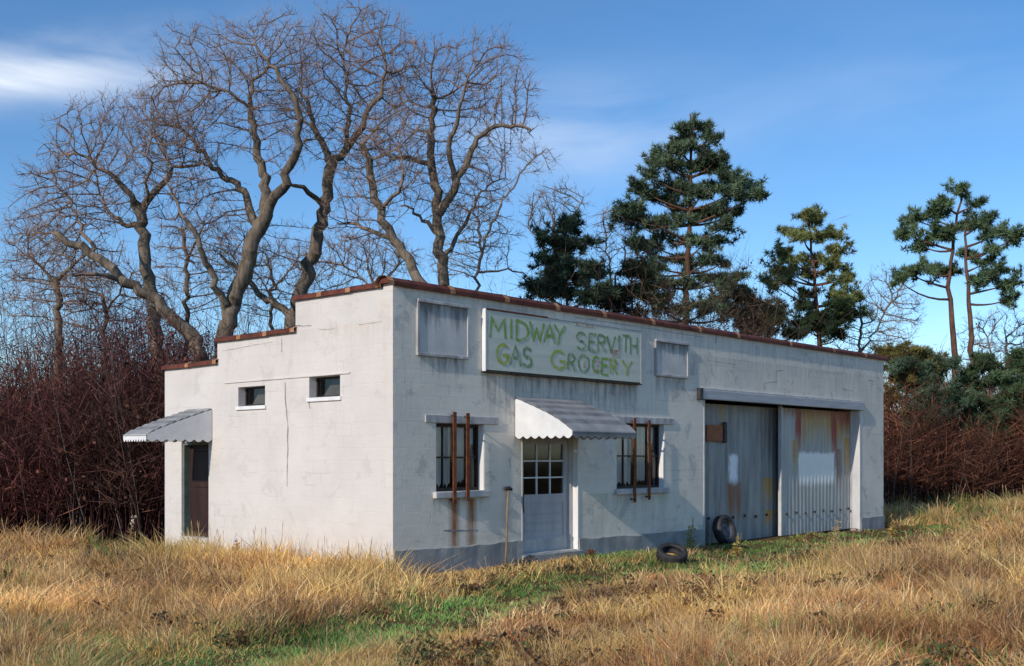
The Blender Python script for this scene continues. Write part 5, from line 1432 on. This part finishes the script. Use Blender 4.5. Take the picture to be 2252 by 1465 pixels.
def dead_weeds():
    '''low brown broad-leaved weeds and leaf litter scattered through the grass'''
    g = np.random.default_rng(123); N = 1500
    yy = 8.8 + 26 * g.random(N) ** 1.6; xx = (g.random(N) * 2 - 1) * 0.52 * yy
    lx, ly = w2b(xx, yy)
    ok = ~((lx > -0.25) & (lx < FL + .2) & (ly > -0.3) & (ly < SD + .3)) & (g.random(N) < np.clip(n4(xx * 0.42, yy * 0.6) * 3 - 0.9, 0.12, 1)) & (path_dist(xx, yy) > 0.7) & ~((yy > 25) & (xx < -5)) & ~(ly > SD)
    xx, yy = xx[ok], yy[ok]; n = len(xx); per = 46; ti = np.repeat(np.arange(n), per); m = len(ti)
    r_ = g.uniform(0.08, 0.22, n)[ti]; hh = g.uniform(0.05, 0.24, n)[ti]
    a = g.random(m) * 6.283; rr_ = r_ * g.random(m) ** 0.6
    x, y = xx[ti] + rr_ * np.cos(a), yy[ti] + rr_ * np.sin(a); z = gz(x, y) + hh * g.random(m) ** 0.8
    p = np.stack([x, y, z], 1); d = g.normal(size=(m, 3)); d[:, 2] = np.abs(d[:, 2]) * 0.7; d /= np.linalg.norm(d, axis=1)[:, None]
    sd = np.cross(d, g.normal(size=(m, 3))); sd /= np.linalg.norm(sd, axis=1)[:, None] + 1e-9
    L_ = g.uniform(0.025, 0.075, m)[:, None]; w = L_ * g.uniform(0.18, 0.42, (m, 1))
    V = np.stack([p, p + d * L_ * .5 + sd * w, p + d * L_, p + d * L_ * .5 - sd * w], 1).reshape(-1, 3)
    pal = np.array([(0.13, 0.075, 0.045), (0.20, 0.10, 0.05), (0.10, 0.085, 0.055), (0.26, 0.17, 0.10), (0.12, 0.14, 0.06)])
    c = pal[g.integers(0, 5, n)][ti] * g.uniform(0.6, 1.4, (m, 1))
    o = np_mesh('dead_weeds', V, quads=np.arange(m * 4).reshape(-1, 4), mat=M['veg'], cols=np.repeat(c, 4, 0))
    tag(o, 'low brown dead weeds and leaf litter scattered through the grass', 'weeds', kind='stuff')
dead_weeds()
NBL = grass_field()

# ------------------------------------------------------------------ single weeds
def weed(name, label, x, y, h, seed, stems, colr, head, lean=(0.1, 0.0), group='tall dry weeds'):
    g = np.random.default_rng(seed); z = float(gz(x, y)); root = empty(name, (x, y, z))
    V, T, C = [], [], []
    st = MB()
    for s_ in range(stems):
        hh = h * g.uniform(0.6, 1.0); ln = np.array(lean) + g.normal(0, 0.10, 2); o = g.normal(0, 0.03, 2)
        pts = [np.array([o[0] + ln[0] * hh * t ** 1.6, o[1] + ln[1] * hh * t ** 1.6, hh * t - 0.02]) for t in np.linspace(0, 1, 7)]
        st.tube([tuple(p_) for p_ in pts], list(np.linspace(0.008, 0.003, 7)), 5)
        for k in range(26):
            t = g.uniform(0.15, 1.0); p_ = np.array([np.interp(t, np.linspace(0, 1, 7), [q[i] for q in pts]) for i in range(3)])
            top = t > 0.68
            L_ = g.uniform(0.03, 0.06) if top else g.uniform(0.06, 0.13)
            d = g.normal(size=3); d[2] = abs(d[2]) * (1.0 if top else 0.3); d /= np.linalg.norm(d)
            sd = np.cross(d, g.normal(size=3)); sd /= np.linalg.norm(sd) + 1e-9
            b = len(V); w = L_ * (0.35 if top else 0.16)
            V += [p_, p_ + d * L_ * .5 + sd * w, p_ + d * L_, p_ + d * L_ * .5 - sd * w]; T.append((b, b + 1, b + 2, b + 3))
            C += [np.array(head if top else colr) * g.uniform(0.6, 1.3)] * 4
    st.build('stem', M['handle'], root)
    np_mesh('leaves', np.array(V), quads=np.array(T), mat=M['veg'], parent=root, cols=np.array(C))
    tag(root, label, 'weed', group)
def gp_at(px, py, dz=1.95):
    Y = dz * F / (py - HY); return (px - CX) / F * Y, Y
for (px, py, h, st, seed, cc, hd, lab) in [
    (352, 1190, 0.95, 3, 1, (0.30, 0.20, 0.09), (0.62, 0.58, 0.50), 'tall weed with pale seed heads at the rear corner of the side wall'),
    (1520, 1212, 0.75, 4, 2, (0.36, 0.32, 0.07), (0.44, 0.38, 0.07), 'yellow green weed growing against the wall left of the garage opening'),
    (1622, 1222, 0.55, 5, 3, (0.48, 0.36, 0.12), (0.52, 0.42, 0.16), 'golden grass clump just right of the standing tyre'),
    (1835, 1195, 0.62, 6, 4, (0.46, 0.38, 0.18), (0.55, 0.47, 0.26), 'pale straw clump in front of the right garage door'),
    (1962, 1182, 0.75, 6, 5, (0.48, 0.34, 0.10), (0.52, 0.38, 0.12), 'golden weed clump at the right end of the building'),
    (508, 1245, 0.45, 3, 6, (0.44, 0.30, 0.12), (0.40, 0.20, 0.12), 'thin weed in front of the sunlit side wall'),
    (1265, 1232, 0.22, 9, 7, (0.20, 0.08, 0.045), (0.22, 0.09, 0.05), 'small rust brown dead plant at the foot of the door jamb')]:
    x_, y_ = gp_at(px, py)
    lx_, ly_ = w2b(x_, y_)
    if px == 352: qx = b2w(-0.55, 7.2); x_, y_ = qx.x, qx.y; lx_ = -0.55
    if px == 508: qx = b2w(-0.3, 3.95); x_, y_ = qx.x, qx.y; lx_ = -0.3
    if ly_ > -0.15 and lx_ > -0.1 and lx_ < FL:
        qx = b2w(lx_, -0.2); x_, y_ = qx.x, qx.y
    weed('dry_weed', lab, x_, y_, h, seed, st, cc, hd)
